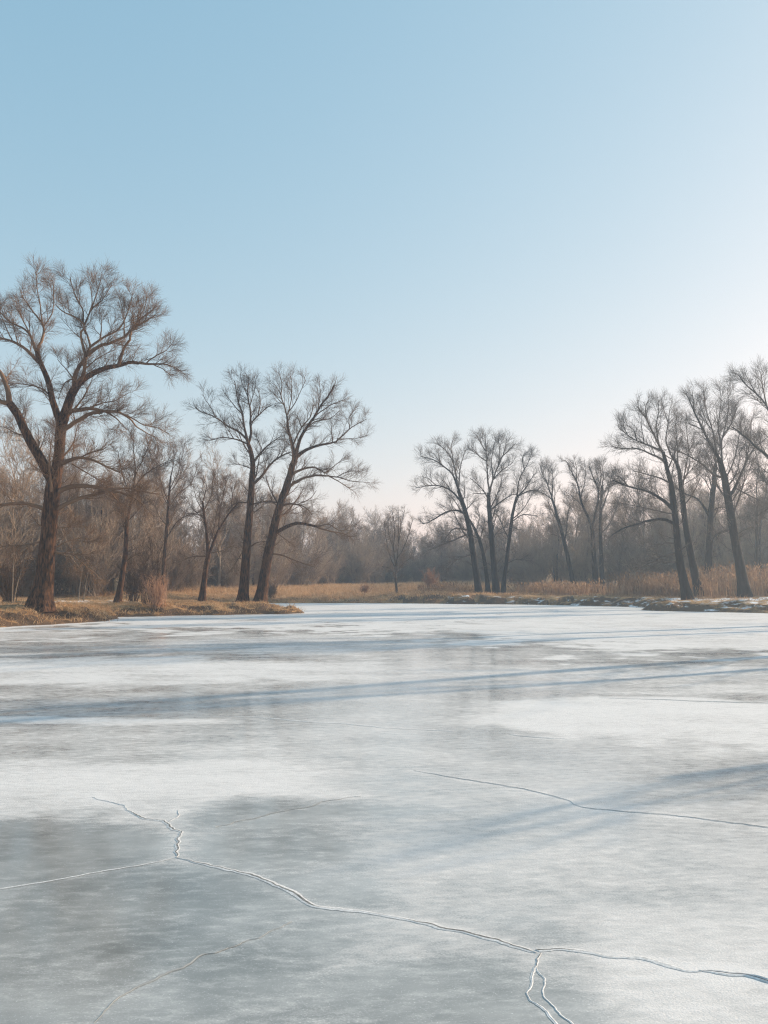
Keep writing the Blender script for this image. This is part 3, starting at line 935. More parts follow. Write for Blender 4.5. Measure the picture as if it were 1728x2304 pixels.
for n_, (x, y) in enumerate(spots):
    k = int(WR.integers(len(protos)))
    if not used[k]:
        o = protos[k]
        used[k] = True
    else:
        o = copy_tree(protos[k])
    put(o, x, y, s=WR.uniform(0.78, 1.08) * (0.92 if x / y > -0.1 else 1.0))
    u = x / y
    if u < -0.1:
        tag(o, 'bare brown tree in the dense wood behind the left bank', 'tree', 'trees of the wood behind the left bank')
    elif u < 0.13:
        tag(o, 'hazy bare tree in the distant wood beyond the far meadow', 'tree', 'trees of the distant wood beyond the meadow')
    else:
        tag(o, 'hazy grey bare tree in the wood behind the reeds on the right', 'tree', 'trees of the wood behind the reeds')
for k, f in enumerate(used):
    if not f:
        put(protos[k], -70 + 8 * k, 95)
        tag(protos[k], 'bare brown tree in the dense wood behind the left bank', 'tree', 'trees of the wood behind the left bank')

# undergrowth along the foot of the wood
sp = [grow_shrub('bare_shrub', 3.2 + 0.5 * k, 700 + k, M_WOOD, stems=24, spread=(3, 42), n=(8, 6), tw=0.012) for k in range(5)]
ns, tries, us = 0, 0, [False] * 5
while ns < 260 and tries < 20000:
    tries += 1
    x = WR.uniform(-60, 60)
    y = edge_y(x) + WR.uniform(-3, 14)
    if abs(x) > y * 0.5 + 7:
        continue
    k = int(WR.integers(5))
    if us[k]:
        o = copy_tree(sp[k])
    else:
        o, us[k] = sp[k], True
    put(o, x, y, s=WR.uniform(0.7, 1.35))
    u = x / y
    if u < -0.1:
        tag(o, 'grey brown leafless shrub at the foot of the wood behind the left bank', 'shrub', 'shrubs at the foot of the left wood')
    elif u < 0.13:
        tag(o, 'hazy leafless shrub at the foot of the distant wood beyond the meadow', 'shrub', 'shrubs at the foot of the distant wood')
    else:
        tag(o, 'hazy leafless shrub at the foot of the wood behind the reeds', 'shrub', 'shrubs at the foot of the right wood')
    ns += 1

# red-brown shrub of the left bank, saplings
q = on_ice(1, 1)
p = at(355, 1378, 36.5)
o = grow_shrub('bare_shrub', 2.0, 801, M_SHRUB, stems=46, spread=(2, 36), n=(8, 6), tw=0.004)
put(o, p[0], p[1], s=0.8)
tag(o, 'red brown leafless shrub at the edge of the left bank, beside the ice', 'shrub')
p = at(335, 1375, 37)
o = grow_shrub('bare_shrub', 3.2, 802, M_TWIG, stems=16, spread=(1, 16), n=(7, 6), tw=0.006)
put(o, p[0], p[1])
tag(o, 'taller thin brown shrub just behind the red brown one on the left bank', 'shrub')
for (px, py, Y, H, lab) in [(20, 1352, 36, 2.0, 'leafless brown bush at the left edge behind the huge tree'), (300, 1350, 44, 2.2, 'low leafless bush right of the slender dark tree'),
                            (610, 1340, 58, 1.0, 'low leafless bush on the far meadow behind the leaning pair'), (820, 1335, 66, 0.8, 'low tawny bush left of the small rounded tree'),
                            (970, 1330, 68, 1.8, 'rusty low bush between the small rounded tree and the middle cluster')]:
    p = at(px, py, Y)
    o = grow_shrub('bare_shrub', H, int(px) + 900, M_SHRUB if 'rusty' in lab or 'tawny' in lab else M_TWIG, stems=34, spread=(2, 36), n=(8, 6), tw=0.009)
    put(o, p[0], p[1])
    tag(o, lab, 'shrub')


def sapling(pts, Y, lab, w=0.028):
    global rng
    pp = [at(x, y, Y) for x, y in pts]
    gz = float(ground(np.array([pp[0][0]]), np.array([pp[0][1]]))[0][0])
    pp[0][2] = gz - 0.1
    base = np.array([pp[0][0], pp[0][1], gz])
    rows = [(*q_, w * (1 - 0.75 * i / (len(pp) - 1))) for i, q_ in enumerate(pp)]
    rs, _ = resample(rows, 14)
    root = bpy.data.objects.new('sapling', None)
    COL.objects.link(root)
    root.location = base
    a = Acc()
    a.add(rs[None, :, :3], rs[None, :, 3], 7)
    link('trunk', a.mesh('trunk', base), M_PALE, root)
    c = Acc()
    bP, bR = spawn(rs[None, :, :3], rs[None, :, 3], 12, 0.45, 1, 0.8, (20, 45), 0.08, 0.08, 6, 0.5, 0.005, 0.5)
    c.add(bP, bR, 3)
    cP, cR = spawn(bP, bR, 6, 0.2, 1, 0.3, (20, 45), 0.06, 0.1, 4, 0.6, 0.004)
    c.add(cP, cR, 3)
    link('crown', c.mesh('crown', base), M_TWIG, root)
    tag(root, lab, 'sapling', 'pale saplings of the left bank')


sapling([(27, 1353), (30, 1280), (34, 1210), (40, 1150)], 33, 'pale upright sapling left of the huge tree')
sapling([(28, 1352), (40, 1310), (50, 1280), (58, 1240)], 33.2, 'pale sapling slanting right, left of the huge tree')
sapling([(176, 1343), (181, 1310), (186, 1275), (190, 1240)], 44, 'pale sapling right of the huge tree, nearer to it of two')
sapling([(188, 1343), (193, 1315), (198, 1290), (203, 1255)], 44.3, 'pale sapling right of the huge tree, farther from it of two')

# ------------------------------------------------------------------ ground sheet


def axis(parts):
    out = []
    for a, b, st in parts:
        n = max(int(round((b - a) / st)), 1)
        out += list(np.linspace(a, b, n, endpoint=False))
    out.append(parts[-1][1])
    return np.array(out)


gx = axis([(-330, -60, 10), (-60, -24, 1.0), (-24, 28, 0.2), (28, 60, 1.0), (60, 330, 10)])
gy = axis([(-70, 10, 4), (10, 22, 1.0), (22, 52, 0.2), (52, 72, 0.5), (72, 130, 2), (130, 420, 14)])
X, Y = np.meshgrid(gx, gy)
Hh, Dd = ground(X, Y)
nx, ny = len(gx), len(gy)
i, j = np.meshgrid(np.arange(nx - 1), np.arange(ny - 1))
b = (j * nx + i).ravel()
me = mesh_from('ground', np.stack([X, Y, Hh], -1), np.stack([b, b + 1, b + nx + 1, b + nx], -1))


def snow_cover(x, y, d):
    """how much snow still lies: right bank, hollows behind the huge tree, strips at the ice"""
    s = 0.25 + 0 * x
    s = s + 0.38 * np.exp(-(((x - 22) / 8) ** 2 + ((y - 43) / 4.5) ** 2))
    s = s + 0.20 * sstep(2.5, 1.2, d) * sstep(2, 5, x) * sstep(44, 47, y)
    s = s + 0.42 * np.exp(-(((x + 17) / 5) ** 2 + ((y - 43) / 5) ** 2))
    s = s + 0.26 * np.exp(-(((x + 12.3) / 1.2) ** 2 + ((y - 27.0) / 0.8) ** 2))
    s = s + 0.25 * np.exp(-(((x + 9) / 3) ** 2 + ((y - 47) / 4) ** 2))
    s = s - 0.25 * np.exp(-(((x + 9.5) / 6) ** 2 + ((y - 32) / 4) ** 2))
    return s


SN = snow_cover(X, Y, Dd)
at_ = me.attributes.new('snow', 'FLOAT', 'POINT')
at_.data.foreach_set('value', SN.ravel().astype(np.float32))
at_ = me.attributes.new('shore', 'FLOAT', 'POINT')
at_.data.foreach_set('value', Dd.ravel().astype(np.float32))

m, n, l, bs = newmat('ground_dry_grass')
geo = n.new('ShaderNodeNewGeometry')
mp = n.new('ShaderNodeMapping')
mp.inputs['Scale'].default_value = (1, 1, 1.6)
l.new(geo.outputs['Position'], mp.inputs[0])
t1 = n.new('ShaderNodeTexNoise')
t1.inputs['Scale'].default_value = 5
t1.inputs['Detail'].default_value = 8
t1.inputs['Roughness'].default_value = 0.7
l.new(mp.outputs[0], t1.inputs[0])
r1 = ramp(n, [(0.28, (0.13, 0.075, 0.038)), (0.5, (0.42, 0.265, 0.135)), (0.75, (0.62, 0.44, 0.25))])
l.new(t1.outputs[0], r1.inputs[0])
t2 = n.new('ShaderNodeTexNoise')
t2.inputs['Scale'].default_value = 0.6
t2.inputs['Detail'].default_value = 4
l.new(geo.outputs['Position'], t2.inputs[0])
r2 = ramp(n, [(0.35, (0.6, 0.55, 0.5)), (0.65, (1.05, 1.0, 0.95))])
l.new(t2.outputs[0], r2.inputs[0])
mu = n.new('ShaderNodeMix')
mu.data_type = 'RGBA'
mu.blend_type = 'MULTIPLY'
mu.inputs[0].default_value = 1
l.new(r1.outputs[0], mu.inputs[6])
l.new(r2.outputs[0], mu.inputs[7])
aS = n.new('ShaderNodeAttribute')
aS.attribute_name = 'snow'
t3 = n.new('ShaderNodeTexNoise')
t3.inputs['Scale'].default_value = 1.7
t3.inputs['Detail'].default_value = 6
t3.inputs['Roughness'].default_value = 0.62
mp3 = n.new('ShaderNodeMapping')
mp3.inputs['Scale'].default_value = (0.7, 1.3, 2.5)
l.new(geo.outputs['Position'], mp3.inputs[0])
l.new(mp3.outputs[0], t3.inputs[0])
sm = n.new('ShaderNodeMath')
sm.operation = 'ADD'
l.new(aS.outputs['Fac'], sm.inputs[0])
l.new(t3.outputs[0], sm.inputs[1])
rs_ = ramp(n, [(0.98, (0, 0, 0)), (1.0, (1, 1, 1))])
rs_.color_ramp.elements[0].position = 0.55
sm2 = n.new('ShaderNodeMapRange')
sm2.inputs[1].default_value = 1.02
sm2.inputs[2].default_value = 1.12
l.new(sm.outputs[0], sm2.inputs[0])
sep = n.new('ShaderNodeSeparateXYZ')
l.new(geo.outputs['True Normal'], sep.inputs[0])
slope = n.new('ShaderNodeMapRange')
slope.inputs[1].default_value = 0.93
slope.inputs[2].default_value = 0.80
l.new(sep.outputs[2], slope.inputs[0])
soil = n.new('ShaderNodeMix')
soil.data_type = 'RGBA'
l.new(slope.outputs[0], soil.inputs[0])
l.new(mu.outputs[2], soil.inputs[6])
soil.inputs[7].default_value = (0.12, 0.078, 0.05, 1)
ms = n.new('ShaderNodeMix')
ms.data_type = 'RGBA'
l.new(sm2.outputs[0], ms.inputs[0])
l.new(soil.outputs[2], ms.inputs[6])
ms.inputs[7].default_value = (0.8, 0.82, 0.84, 1)
l.new(ms.outputs[2], bs.inputs['Base Color'])
bs.inputs['Roughness'].default_value = 0.95
bs.inputs['Specular IOR Level'].default_value = 0.1
bp = n.new('ShaderNodeBump')
bp.inputs['Strength'].default_value = 0.8
bp.inputs['Distance'].default_value = 0.12
l.new(t1.outputs[0], bp.inputs['Height'])
l.new(bp.outputs[0], bs.inputs['Normal'])
M_GROUND = m
g = link('ground', me, M_GROUND)
tag(g, kind='structure')

# ------------------------------------------------------------------ ice
ix = axis([(-34, -12, 0.5), (-12, -4, 0.16), (-4, 4, 0.06), (4, 12, 0.16), (12, 34, 0.5)])
iy = axis([(-26, 1, 1.5), (1, 2.4, 0.2), (2.4, 8, 0.05), (8, 16, 0.1), (16, 30, 0.2), (30, 62, 0.4)])
IX, IY = np.meshgrid(ix, iy)
FR = np.full(IX.shape, 0.5)


def patch(px0, px1, py0, py1, val, soft=1.0, wt=1.0):
    """lay a patch of frost (val up to 1) or bare ice (down to 0), measured on the ground"""
    global FR
    c = (on_ice(px0, (py0 + py1) / 2) + on_ice(px1, (py0 + py1) / 2)) / 2
    y0, y1 = on_ice(864, py1)[1], on_ice(864, py0)[1]
    cy, hy = (y0 + y1) / 2, (y1 - y0) / 2
    hx = abs(on_ice(px1, (py0 + py1) / 2)[0] - on_ice(px0, (py0 + py1) / 2)[0]) / 2
    wx = fbm(IX * 0.35, IY * 0.35, 61, 3) * 0.35 * hx
    wy = (fbm(IX * 0.5, IY * 0.5, 67, 3) * 0.45 + fbm(IX * 2.0, IY * 2.6, 68, 4) * 0.38) * hy
    e = np.abs((IX - c[0] + wx) / hx) ** 3 + np.abs((IY - cy + wy + 0.08 * (IX - c[0])) / hy) ** 3
    k = wt * (1 - sstep(1 - 0.75 * soft, 1 + 0.75 * soft, e))
    FR = FR * (1 - k) + val * k


patch(-2500, 4000, 1340, 1422, 0.88, 0.4)
patch(-900, 500, 1436, 1474, 0.56, 0.5)
patch(300, 1000, 1428, 1476, 0.66, 0.7)
patch(-900, 250, 1418, 1434, 0.6, 0.6)
patch(1000, 2600, 1400, 1470, 0.85, 0.5)
patch(-900, 1000, 1480, 1535, 0.8, 0.8)
patch(-900, 900, 1545, 1612, 0.56, 0.9)
patch(900, 2400, 1495, 1562, 0.66, 0.9)
patch(-500, 520, 1612, 1626, 0.85, 0.6)
patch(-600, 800, 1632, 1702, 0.6, 0.9)
patch(1000, 2400, 1570, 1690, 0.9, 0.9)
patch(820, 1250, 1640, 1780, 0.5, 1.0)
patch(-400, 960, 1708, 1838, 0.80, 1.0)
patch(500, 1100, 1800, 1960, 0.34, 1.0)
patch(-500, 420, 1850, 2010, 0.06, 1.0)
patch(420, 900, 1900, 2150, 0.24, 1.0)
patch(900, 2200, 1830, 2130, 0.52, 0.9)
patch(-500, 700, 2080, 2400, 0.16, 1.0)
patch(-500, 640, 1940, 2160, 0.14, 1.0)
patch(700, 1350, 2180, 2450, 0.14, 0.9)
patch(1380, 2100, 2060, 2450, 0.74, 1.0)
FR = np.clip(FR + 0.16 * fbm(IX * 0.8, IY * 1.1, 71, 4), 0, 1)
SD = pond_sd(IX, IY)
FR = np.where(IY > 12, np.maximum(FR, 0.95 * sstep(-1.6, -0.3, SD)), FR)
nx, ny = len(ix), len(iy)
i, j = np.meshgrid(np.arange(nx - 1), np.arange(ny - 1))
b = (j * nx + i).ravel()
me = mesh_from('ice', np.stack([IX, IY, np.zeros_like(IX)], -1), np.stack([b, b + 1, b + nx + 1, b + nx], -1))
a_ = me.attributes.new('frost', 'FLOAT', 'POINT')
a_.data.foreach_set('value', FR.ravel().astype(np.float32))

m, n, l, bs = newmat('pond_ice')


def nz(scale, detail, rough, mscale, rot=0.0):
    mp_ = n.new('ShaderNodeMapping')
    mp_.inputs['Scale'].default_value = mscale
    mp_.inputs['Rotation'].default_value = (0, 0, rot)
    l.new(geo.outputs['Position'], mp_.inputs[0])
    t = n.new('ShaderNodeTexNoise')
    t.inputs['Scale'].default_value = scale
    t.inputs['Detail'].default_value = detail
    t.inputs['Roughness'].default_value = rough
    l.new(mp_.outputs[0], t.inputs[0])
    return t.outputs[0]


def mth(op, a, b_=None, c=None, clamp=False):
    q_ = n.new('ShaderNodeMath')
    q_.operation = op
    q_.use_clamp = clamp
    for k_, v in enumerate((a, b_, c)):
        if v is None:
            continue
        if isinstance(v, (int, float)):
            q_.inputs[k_].default_value = v
        else:
            l.new(v, q_.inputs[k_])
    return q_.outputs[0]


def mapr(v, a, b_, c=0.0, d=1.0):
    q_ = n.new('ShaderNodeMapRange')
    q_.interpolation_type = 'SMOOTHSTEP'
    l.new(v, q_.inputs[0])
    for k_, x in zip((1, 2, 3, 4), (a, b_, c, d)):
        q_.inputs[k_].default_value = x
    return q_.outputs[0]


def mixc(f, a, b_, blend='MIX'):
    q_ = n.new('ShaderNodeMix')
    q_.data_type = 'RGBA'
    q_.blend_type = blend
    for k_, v in ((0, f), (6, a), (7, b_)):
        if isinstance(v, tuple):
            q_.inputs[k_].default_value = (*v, 1)
        elif isinstance(v, (int, float)):
            q_.inputs[k_].default_value = v
        else:
            l.new(v, q_.inputs[k_])
    return q_.outputs[2]


geo = n.new('ShaderNodeNewGeometry')
af = n.new('ShaderNodeAttribute')
af.attribute_name = 'frost'
fr = af.outputs['Fac']
WROT = math.radians(-22)
n_mid = nz(1.6, 6, 0.62, (0.55, 1.6, 1), WROT)        # blotches drawn out by the wind
n_fine = nz(14, 6, 0.7, (0.5, 1.3, 1), WROT)
n_grain = nz(130, 3, 0.7, (0.7, 1.1, 1), WROT)
n_cloud = nz(1.5, 6, 0.65, (0.8, 1.2, 1), WROT)
cov = mth('ADD', fr, mth('MULTIPLY_ADD', n_mid, 0.62, -0.31))
cov = mth('ADD', cov, mth('MULTIPLY_ADD', n_fine, 0.92, -0.46))
cov = mth('ADD', cov, mth('MULTIPLY_ADD', n_grain, 0.7, -0.35))
cov = mapr(cov, 0.05, 1.05)
clear = mixc(mapr(n_cloud, 0.3, 0.7), (0.175, 0.183, 0.175), (0.36, 0.367, 0.357))
clear = mixc(mth('MULTIPLY', mapr(n_fine, 0.45, 0.75), 0.4), clear, (0.50, 0.51, 0.49))
col = mixc(cov, clear, (0.75, 0.742, 0.732))
n_spk = nz(210, 2, 0.6, (1, 1, 1))
speck = mth('MAXIMUM', mapr(n_grain, 0.62, 0.70), mth('MULTIPLY', mapr(n_spk, 0.66, 0.72), 0.8))  # frost crystals, their sparkle painted in as white dots
col = mixc(mth('MULTIPLY', speck, 0.55), col, (0.85, 0.86, 0.87))
l.new(col, bs.inputs['Base Color'])
rgh = mapr(cov, 0.0, 0.8, 0.12, 0.6)
l.new(rgh, bs.inputs['Roughness'])
bs.inputs['IOR'].default_value = 1.31
l.new(mapr(cov, 0.2, 1.0, 0.95, 0.03), bs.inputs['Coat Weight'])
bs.inputs['Coat Roughness'].default_value = 0.12
bs.inputs['Coat IOR'].default_value = 1.33
bp = n.new('ShaderNodeBump')
bp.inputs['Distance'].default_value = 0.012
bstr = mapr(cov, 0.0, 0.9, 0.02, 0.6)
l.new(bstr, bp.inputs['Strength'])
hgt = mth('ADD', mth('MULTIPLY', n_grain, 0.45), mth('MULTIPLY', n_fine, 0.8))
l.new(hgt, bp.inputs['Height'])
l.new(bp.outputs[0], bs.inputs['Normal'])
ice = link('ice', me, m)
tag(ice, kind='structure')

m_faint, n, l, bs = newmat('crack_faint')
bs.inputs['Base Color'].default_value = (0.31, 0.32, 0.315, 1)
bs.inputs['Roughness'].default_value = 0.6

# cracks: low frost rims along a dark split
m_rim, n, l, bs = newmat('crack_frost')
geo = n.new('ShaderNodeNewGeometry')
c_ = nz(60, 4, 0.7, (1, 1, 1))
l.new(mixc(mapr(c_, 0.3, 0.7), (0.48, 0.49, 0.49), (0.76, 0.77, 0.77)), bs.inputs['Base Color'])
bs.inputs['Roughness'].default_value = 0.7
m_split, n, l, bs = newmat('crack_split')
geo = n.new('ShaderNodeNewGeometry')
c_ = nz(40, 4, 0.7, (1, 1, 1))
l.new(mixc(mapr(c_, 0.35, 0.65), (0.09, 0.093, 0.093), (0.27, 0.27, 0.265)), bs.inputs['Base Color'])
bs.inputs['Roughness'].default_value = 0.9
bs.inputs['Specular IOR Level'].default_value = 0.1

LINES = []
m_gap_shade, n, l, bs = newmat('crack_gap_shade')
bs.inputs['Base Color'].default_value = (0.065, 0.085, 0.11, 1)  # shadow inside the wide gap, painted as a dark blue strip
bs.inputs['Roughness'].default_value = 0.8
bs.inputs['Specular IOR Level'].default_value = 0.1
CL, CR, CU, CV = (0, 1750, .5208), (864, 1750, .5208), (864, 1300, .5208), (0, 1300, .5208)


def crack(parts, wid, rim, h, gap=True, jit=0.006, fade=(0.15, 0.15), mats=None, crumbs=0):
    """wid = split width, rim = rim width, h = rim height (m)"""
    pts = []
    for Zc, s in parts:
        if Zc is None:
            pts += [(*q_, 0.0) for q_ in s]
            continue
        for x, y in parse(s):
            q_ = on_ice(Zc[0] + x * Zc[2], Zc[1] + y * Zc[2])
            pts.append((q_[0], q_[1], 0.0))
    L = sum(math.dist(pts[k_], pts[k_ + 1]) for k_ in range(len(pts) - 1))
    nn = int(max(24, L / 0.010))
    P, _ = resample(pts, nn)
    T = norm(np.gradient(P, axis=0))
    S = np.stack([-T[:, 1], T[:, 0], 0 * T[:, 0]], -1)
    s_ = np.linspace(0, L, nn)
    sd = int(abs(pts[0][0] * 131)) % 97
    P = P + S * (jit * (fbm(s_ * 9, s_ * 0 + 3, sd, 5) * 2.2) + 0.0022 * fbm(s_ * 45, s_ * 0 + 5, sd + 7, 3))[:, None]
    LINES.append((P.copy(), wid))
    u = np.linspace(0, 1, nn)
    taper = sstep(0, fade[0] + 1e-6, u) * (1 - sstep(1 - fade[1], 1 + 1e-6, u)) * 0.85 + 0.15
    wv = wid * taper * (0.7 + 0.6 * vnoise(s_ * 7, s_ * 0, sd + 1)) * (1 if gap else 0.02)
    if gap:
        wv = wv * (0.15 + 0.85 * sstep(0.2, 0.5, vnoise(s_ * 3.3, s_ * 0 + 9, sd + 5)))
    r1_ = rim * taper * (0.5 + 1.0 * vnoise(s_ * 11, s_ * 0, sd + 2))
    r2_ = rim * taper * (0.5 + 1.0 * vnoise(s_ * 11, s_ * 0, sd + 3))
    h = h * 0.45
    h1 = h * taper * (0.4 + 1.1 * vnoise(s_ * 19, s_ * 0, sd + 4))
    h2 = h * taper * (0.4 + 1.1 * vnoise(s_ * 17, s_ * 0, sd + 6))
    Z = np.array([0, 0, 1.0])
    rows = [P - S * (wv / 2 + r1_)[:, None] + Z * 0.0015,
            P - S * (wv / 2 + r1_ * 0.45)[:, None] + Z * (0.0015 + h1)[:, None],
            P - S * (wv / 2)[:, None] + Z * 0.003,
            P + S * (wv / 2)[:, None] + Z * 0.003,
            P + S * (wv / 2 + r2_ * 0.45)[:, None] + Z * (0.0015 + h2)[:, None],
            P + S * (wv / 2 + r2_)[:, None] + Z * 0.0015]
    V = np.stack(rows, 1).reshape(-1, 3)
    a, c2 = np.meshgrid(np.arange(nn - 1), np.arange(5), indexing='ij')
    b0 = (a * 6 + c2).ravel()
    Q_ = np.stack([b0, b0 + 6, b0 + 7, b0 + 1], -1)
    nq_ = len(Q_)
    tri = None
    if crumbs:                                    # grains of frost heaped beside the split
        M_ = int(crumbs * L)
        ii = rng.integers(0, nn, M_)
        c0 = P[ii] + S[ii] * (rng.normal(0, 1, M_) * (wid * 0.7 + rim * 1.3))[:, None]
        z_ = rng.uniform(0.001, 0.0032, M_)
        an = rng.uniform(0, 6.28, M_)
        vs_ = [c0 + np.stack([np.cos(an + q_) * z_ * 1.3, np.sin(an + q_) * z_ * 1.3, 0 * z_ + 0.001], -1) for q_ in (0, 2.1, 4.2)]
        vs_.append(c0 + np.stack([0 * z_, 0 * z_, 0.001 + z_ * 0.9], -1))
        n0 = len(V)
        V = np.concatenate([V, np.stack(vs_, 1).reshape(-1, 3)])
        tri = (np.array([[0, 1, 3], [1, 2, 3], [2, 0, 3]])[None] + n0 + (np.arange(M_) * 4)[:, None, None]).reshape(-1, 3)
    me_ = mesh_from('crack', V, Q_, tri, smooth=False)
    mi = np.where(c2.ravel() == 2, 1 if gap else 0, 0).astype(np.int32)
    if tri is not None:
        mi = np.concatenate([mi, np.zeros(len(tri), np.int32)])
    o_ = link('crack', me_, mats or [m_rim, m_split], ice)
    me_.polygons.foreach_set('material_index', mi)
    return o_


crack([(CL, '760,345 850,368 960,390 1080,420 1180,460 1260,500 1360,555 1470,573 1580,580 1659,592'), (CR, '100,615 250,645 400,685 520,712 600,735 660,757')], .011, .012, .0022, jit=.009, fade=(.1, .02))
crack([(CL, '757,347 600,378 400,412 200,448 0,478 -150,500')], .001, .006, .002, gap=False, fade=(.05, .1))
crack([(CL, '760,345 770,320 772,290 766,262 777,238 742,212 720,190 640,172 570,150 550,120 480,110 400,85')], .010, .009, .002, jit=0.02, fade=(.03, .5))
crack([(CL, '738,190 752,175 765,160 768,140')], .005, .006, .003, jit=0.012, fade=(.1, .6))
crack([(CL, '930,215 1080,180 1200,150 1320,125 1440,95 1560,82')], .002, .010, .001, gap=False, jit=.014, fade=(.5, .6), mats=[m_faint, m_faint])
crack([(CR, '660,752 760,744 870,750 960,768 1080,778 1180,800 1300,830 1380,834')], .009, .012, .0026, jit=.011, fade=(.02, .2))
crack([(CR, '1360,830 1420,836 1500,848 1580,857 1659,880 1800,915')], .050, .016, .008, fade=(.25, .02), mats=[m_rim, m_gap_shade])
crack([(CR, '660,755 650,810 645,860 645,910 632,940 650,980 700,1025 750,1070 800,1120')], .004, .005, .0014, jit=.014, fade=(.03, .05))
crack([(CR, '652,815 668,850 685,885 690,930 735,1005 800,1070 850,1120')], .001, .004, .001, gap=False, jit=.012, fade=(.1, .05))
crack([(CL, '1260,622 1170,670 1050,710 960,745 870,770 800,820 700,860 600,905 520,950 460,1000 400,1060')], .004, .005, .0003, jit=.012, fade=(.6, .3), mats=[m_faint, m_faint])
crack([(CU, '130,832 250,855 400,880 560,905 700,935 790,960'), (CR, '850,125 1000,143 1200,158 1400,182 1560,203 1659,215 1800,235')], .010, .005, .0015, fade=(.2, .02))
crack([(CV, '850,598 1050,600 1200,610 1330,622 1500,632 1659,648'), (CU, '120,655 300,665')], .010, .018, .004, gap=False, fade=(.3, .3))
crack([(CU, '540,678 640,688 790,698')], .012, .012, .004, fade=(.3, .3))
crack([(CU, '930,519 1200,527 1400,535 1659,542 1850,552')], .028, .016, .006, fade=(.5, .02))

near = (IY > 1.5) & (IY < 9) & (np.abs(IX) < 6)
nxv, nyv = IX[near], IY[near]
halo = np.zeros(nxv.shape)
for P_, w_ in LINES:
    dm = np.full(nxv.shape, 9.0)
    for q_ in P_[::4]:
        dm = np.minimum(dm, (nxv - q_[0]) ** 2 + (nyv - q_[1]) ** 2)
    halo = np.maximum(halo, (0.10 + 8 * w_) * np.exp(-dm / (0.055 ** 2)))
FR[near] = np.clip(FR[near] + halo * (0.5 + vnoise(nxv * 4, nyv * 4, 171)), 0, 1.1)
ice.data.attributes['frost'].data.foreach_set('value', FR.ravel().astype(np.float32))

# ------------------------------------------------------------------ dry grass and reeds


def blade_field(name, x, y, hgt_, wid, lean, mat, label, cat, plume=0.0, z=None):
    N = len(x)
    z = ground(x, y)[0] if z is None else z
    a = rng.uniform(0, 2 * math.pi, N)
    wd = np.stack([np.cos(a), np.sin(a), 0 * a], -1) * (wid / 2)[:, None]
    ln = np.stack([rng.normal(0, lean, N), rng.normal(0, lean, N), np.ones(N)], -1) * hgt_[:, None]
    bend = np.stack([rng.normal(0, lean * 1.3, N), rng.normal(0, lean * 1.3, N), -0.1 * np.ones(N)], -1) * hgt_[:, None]
    B = np.stack([x, y, z - 0.03], -1)
    v = np.stack([B - wd, B + wd, B + ln * 0.55 + wd * 0.7, B + ln * 0.55 - wd * 0.7, B + ln + bend], 1)
    quads = np.array([[0, 1, 2, 3]])[None] + (np.arange(N) * 5)[:, None, None]
    tr = np.array([[3, 2, 4]])[None] + (np.arange(N) * 5)[:, None, None]
    V, Q, Tt = v.reshape(-1, 3), quads.reshape(-1, 4), tr.reshape(-1, 3)
    if plume:
        k = rng.uniform(0, 1, N) < plume
        tip = v[k, 4]
        M_ = len(tip)
        dr = norm(ln[k] + bend[k] * 2)
        sd_ = norm(np.cross(dr, rng.normal(size=(M_, 3)))) * (0.028 * rng.uniform(0.6, 1.4, (M_, 1)))
        L_ = 0.22 * rng.uniform(0.6, 1.2, (M_, 1))
        pv = np.stack([tip - dr * L_ * 0.3, tip + sd_ + dr * L_ * 0.2, tip + dr * L_, tip - sd_ + dr * L_ * 0.2], 1)
        pq = np.array([[0, 1, 2, 3]])[None] + (np.arange(M_) * 4)[:, None, None] + len(V)
        V = np.concatenate([V, pv.reshape(-1, 3)])
        Q = np.concatenate([Q, pq.reshape(-1, 4)])
    o_ = link(name, mesh_from(name, V, Q, Tt, smooth=False), mat)
    tag(o_, label, cat, kind='stuff')
    return o_


def grass_mat(name, stops):
    m_, n_, l_, b_ = newmat(name)
    g_ = n_.new('ShaderNodeNewGeometry')
    t_ = n_.new('ShaderNodeTexNoise')
    t_.inputs['Scale'].default_value = 0.9
    t_.inputs['Detail'].default_value = 3
    l_.new(g_.outputs['Position'], t_.inputs[0])
    ad = n_.new('ShaderNodeMath')
    ad.operation = 'MULTIPLY_ADD'
    l_.new(g_.outputs['Random Per Island'], ad.inputs[0])
    ad.inputs[1].default_value = 0.6
    ad2 = n_.new('ShaderNodeMath')
    ad2.operation = 'SUBTRACT'
    l_.new(t_.outputs[0], ad2.inputs[0])
    ad2.inputs[1].default_value = 0.3
    l_.new(ad2.outputs[0], ad.inputs[2])
    r_ = ramp(n_, stops)
    l_.new(ad.outputs[0], r_.inputs[0])
    l_.new(r_.outputs[0], b_.inputs['Base Color'])
    b_.inputs['Roughness'].default_value = 0.7
    b_.inputs['Specular IOR Level'].default_value = 0.2
    tl = n_.new('ShaderNodeBsdfTranslucent')
    l_.new(r_.outputs[0], tl.inputs[0])
    mx_ = n_.new('ShaderNodeMixShader')
    mx_.inputs[0].default_value = 0.35
    out = n_['Material Output']
    l_.new(b_.outputs[0], mx_.inputs[1])
    l_.new(tl.outputs[0], mx_.inputs[2])
    l_.new(mx_.outputs[0], out.inputs[0])
    return m_


M_GRASS = grass_mat('dry_grass', [(0.1, (0.26, 0.15, 0.072)), (0.45, (0.58, 0.36, 0.19)), (0.85, (0.74, 0.54, 0.33))])
M_REED = grass_mat('dry_reeds', [(0.1, (0.12, 0.07, 0.042)), (0.45, (0.31, 0.185, 0.105)), (0.85, (0.50, 0.33, 0.20))])

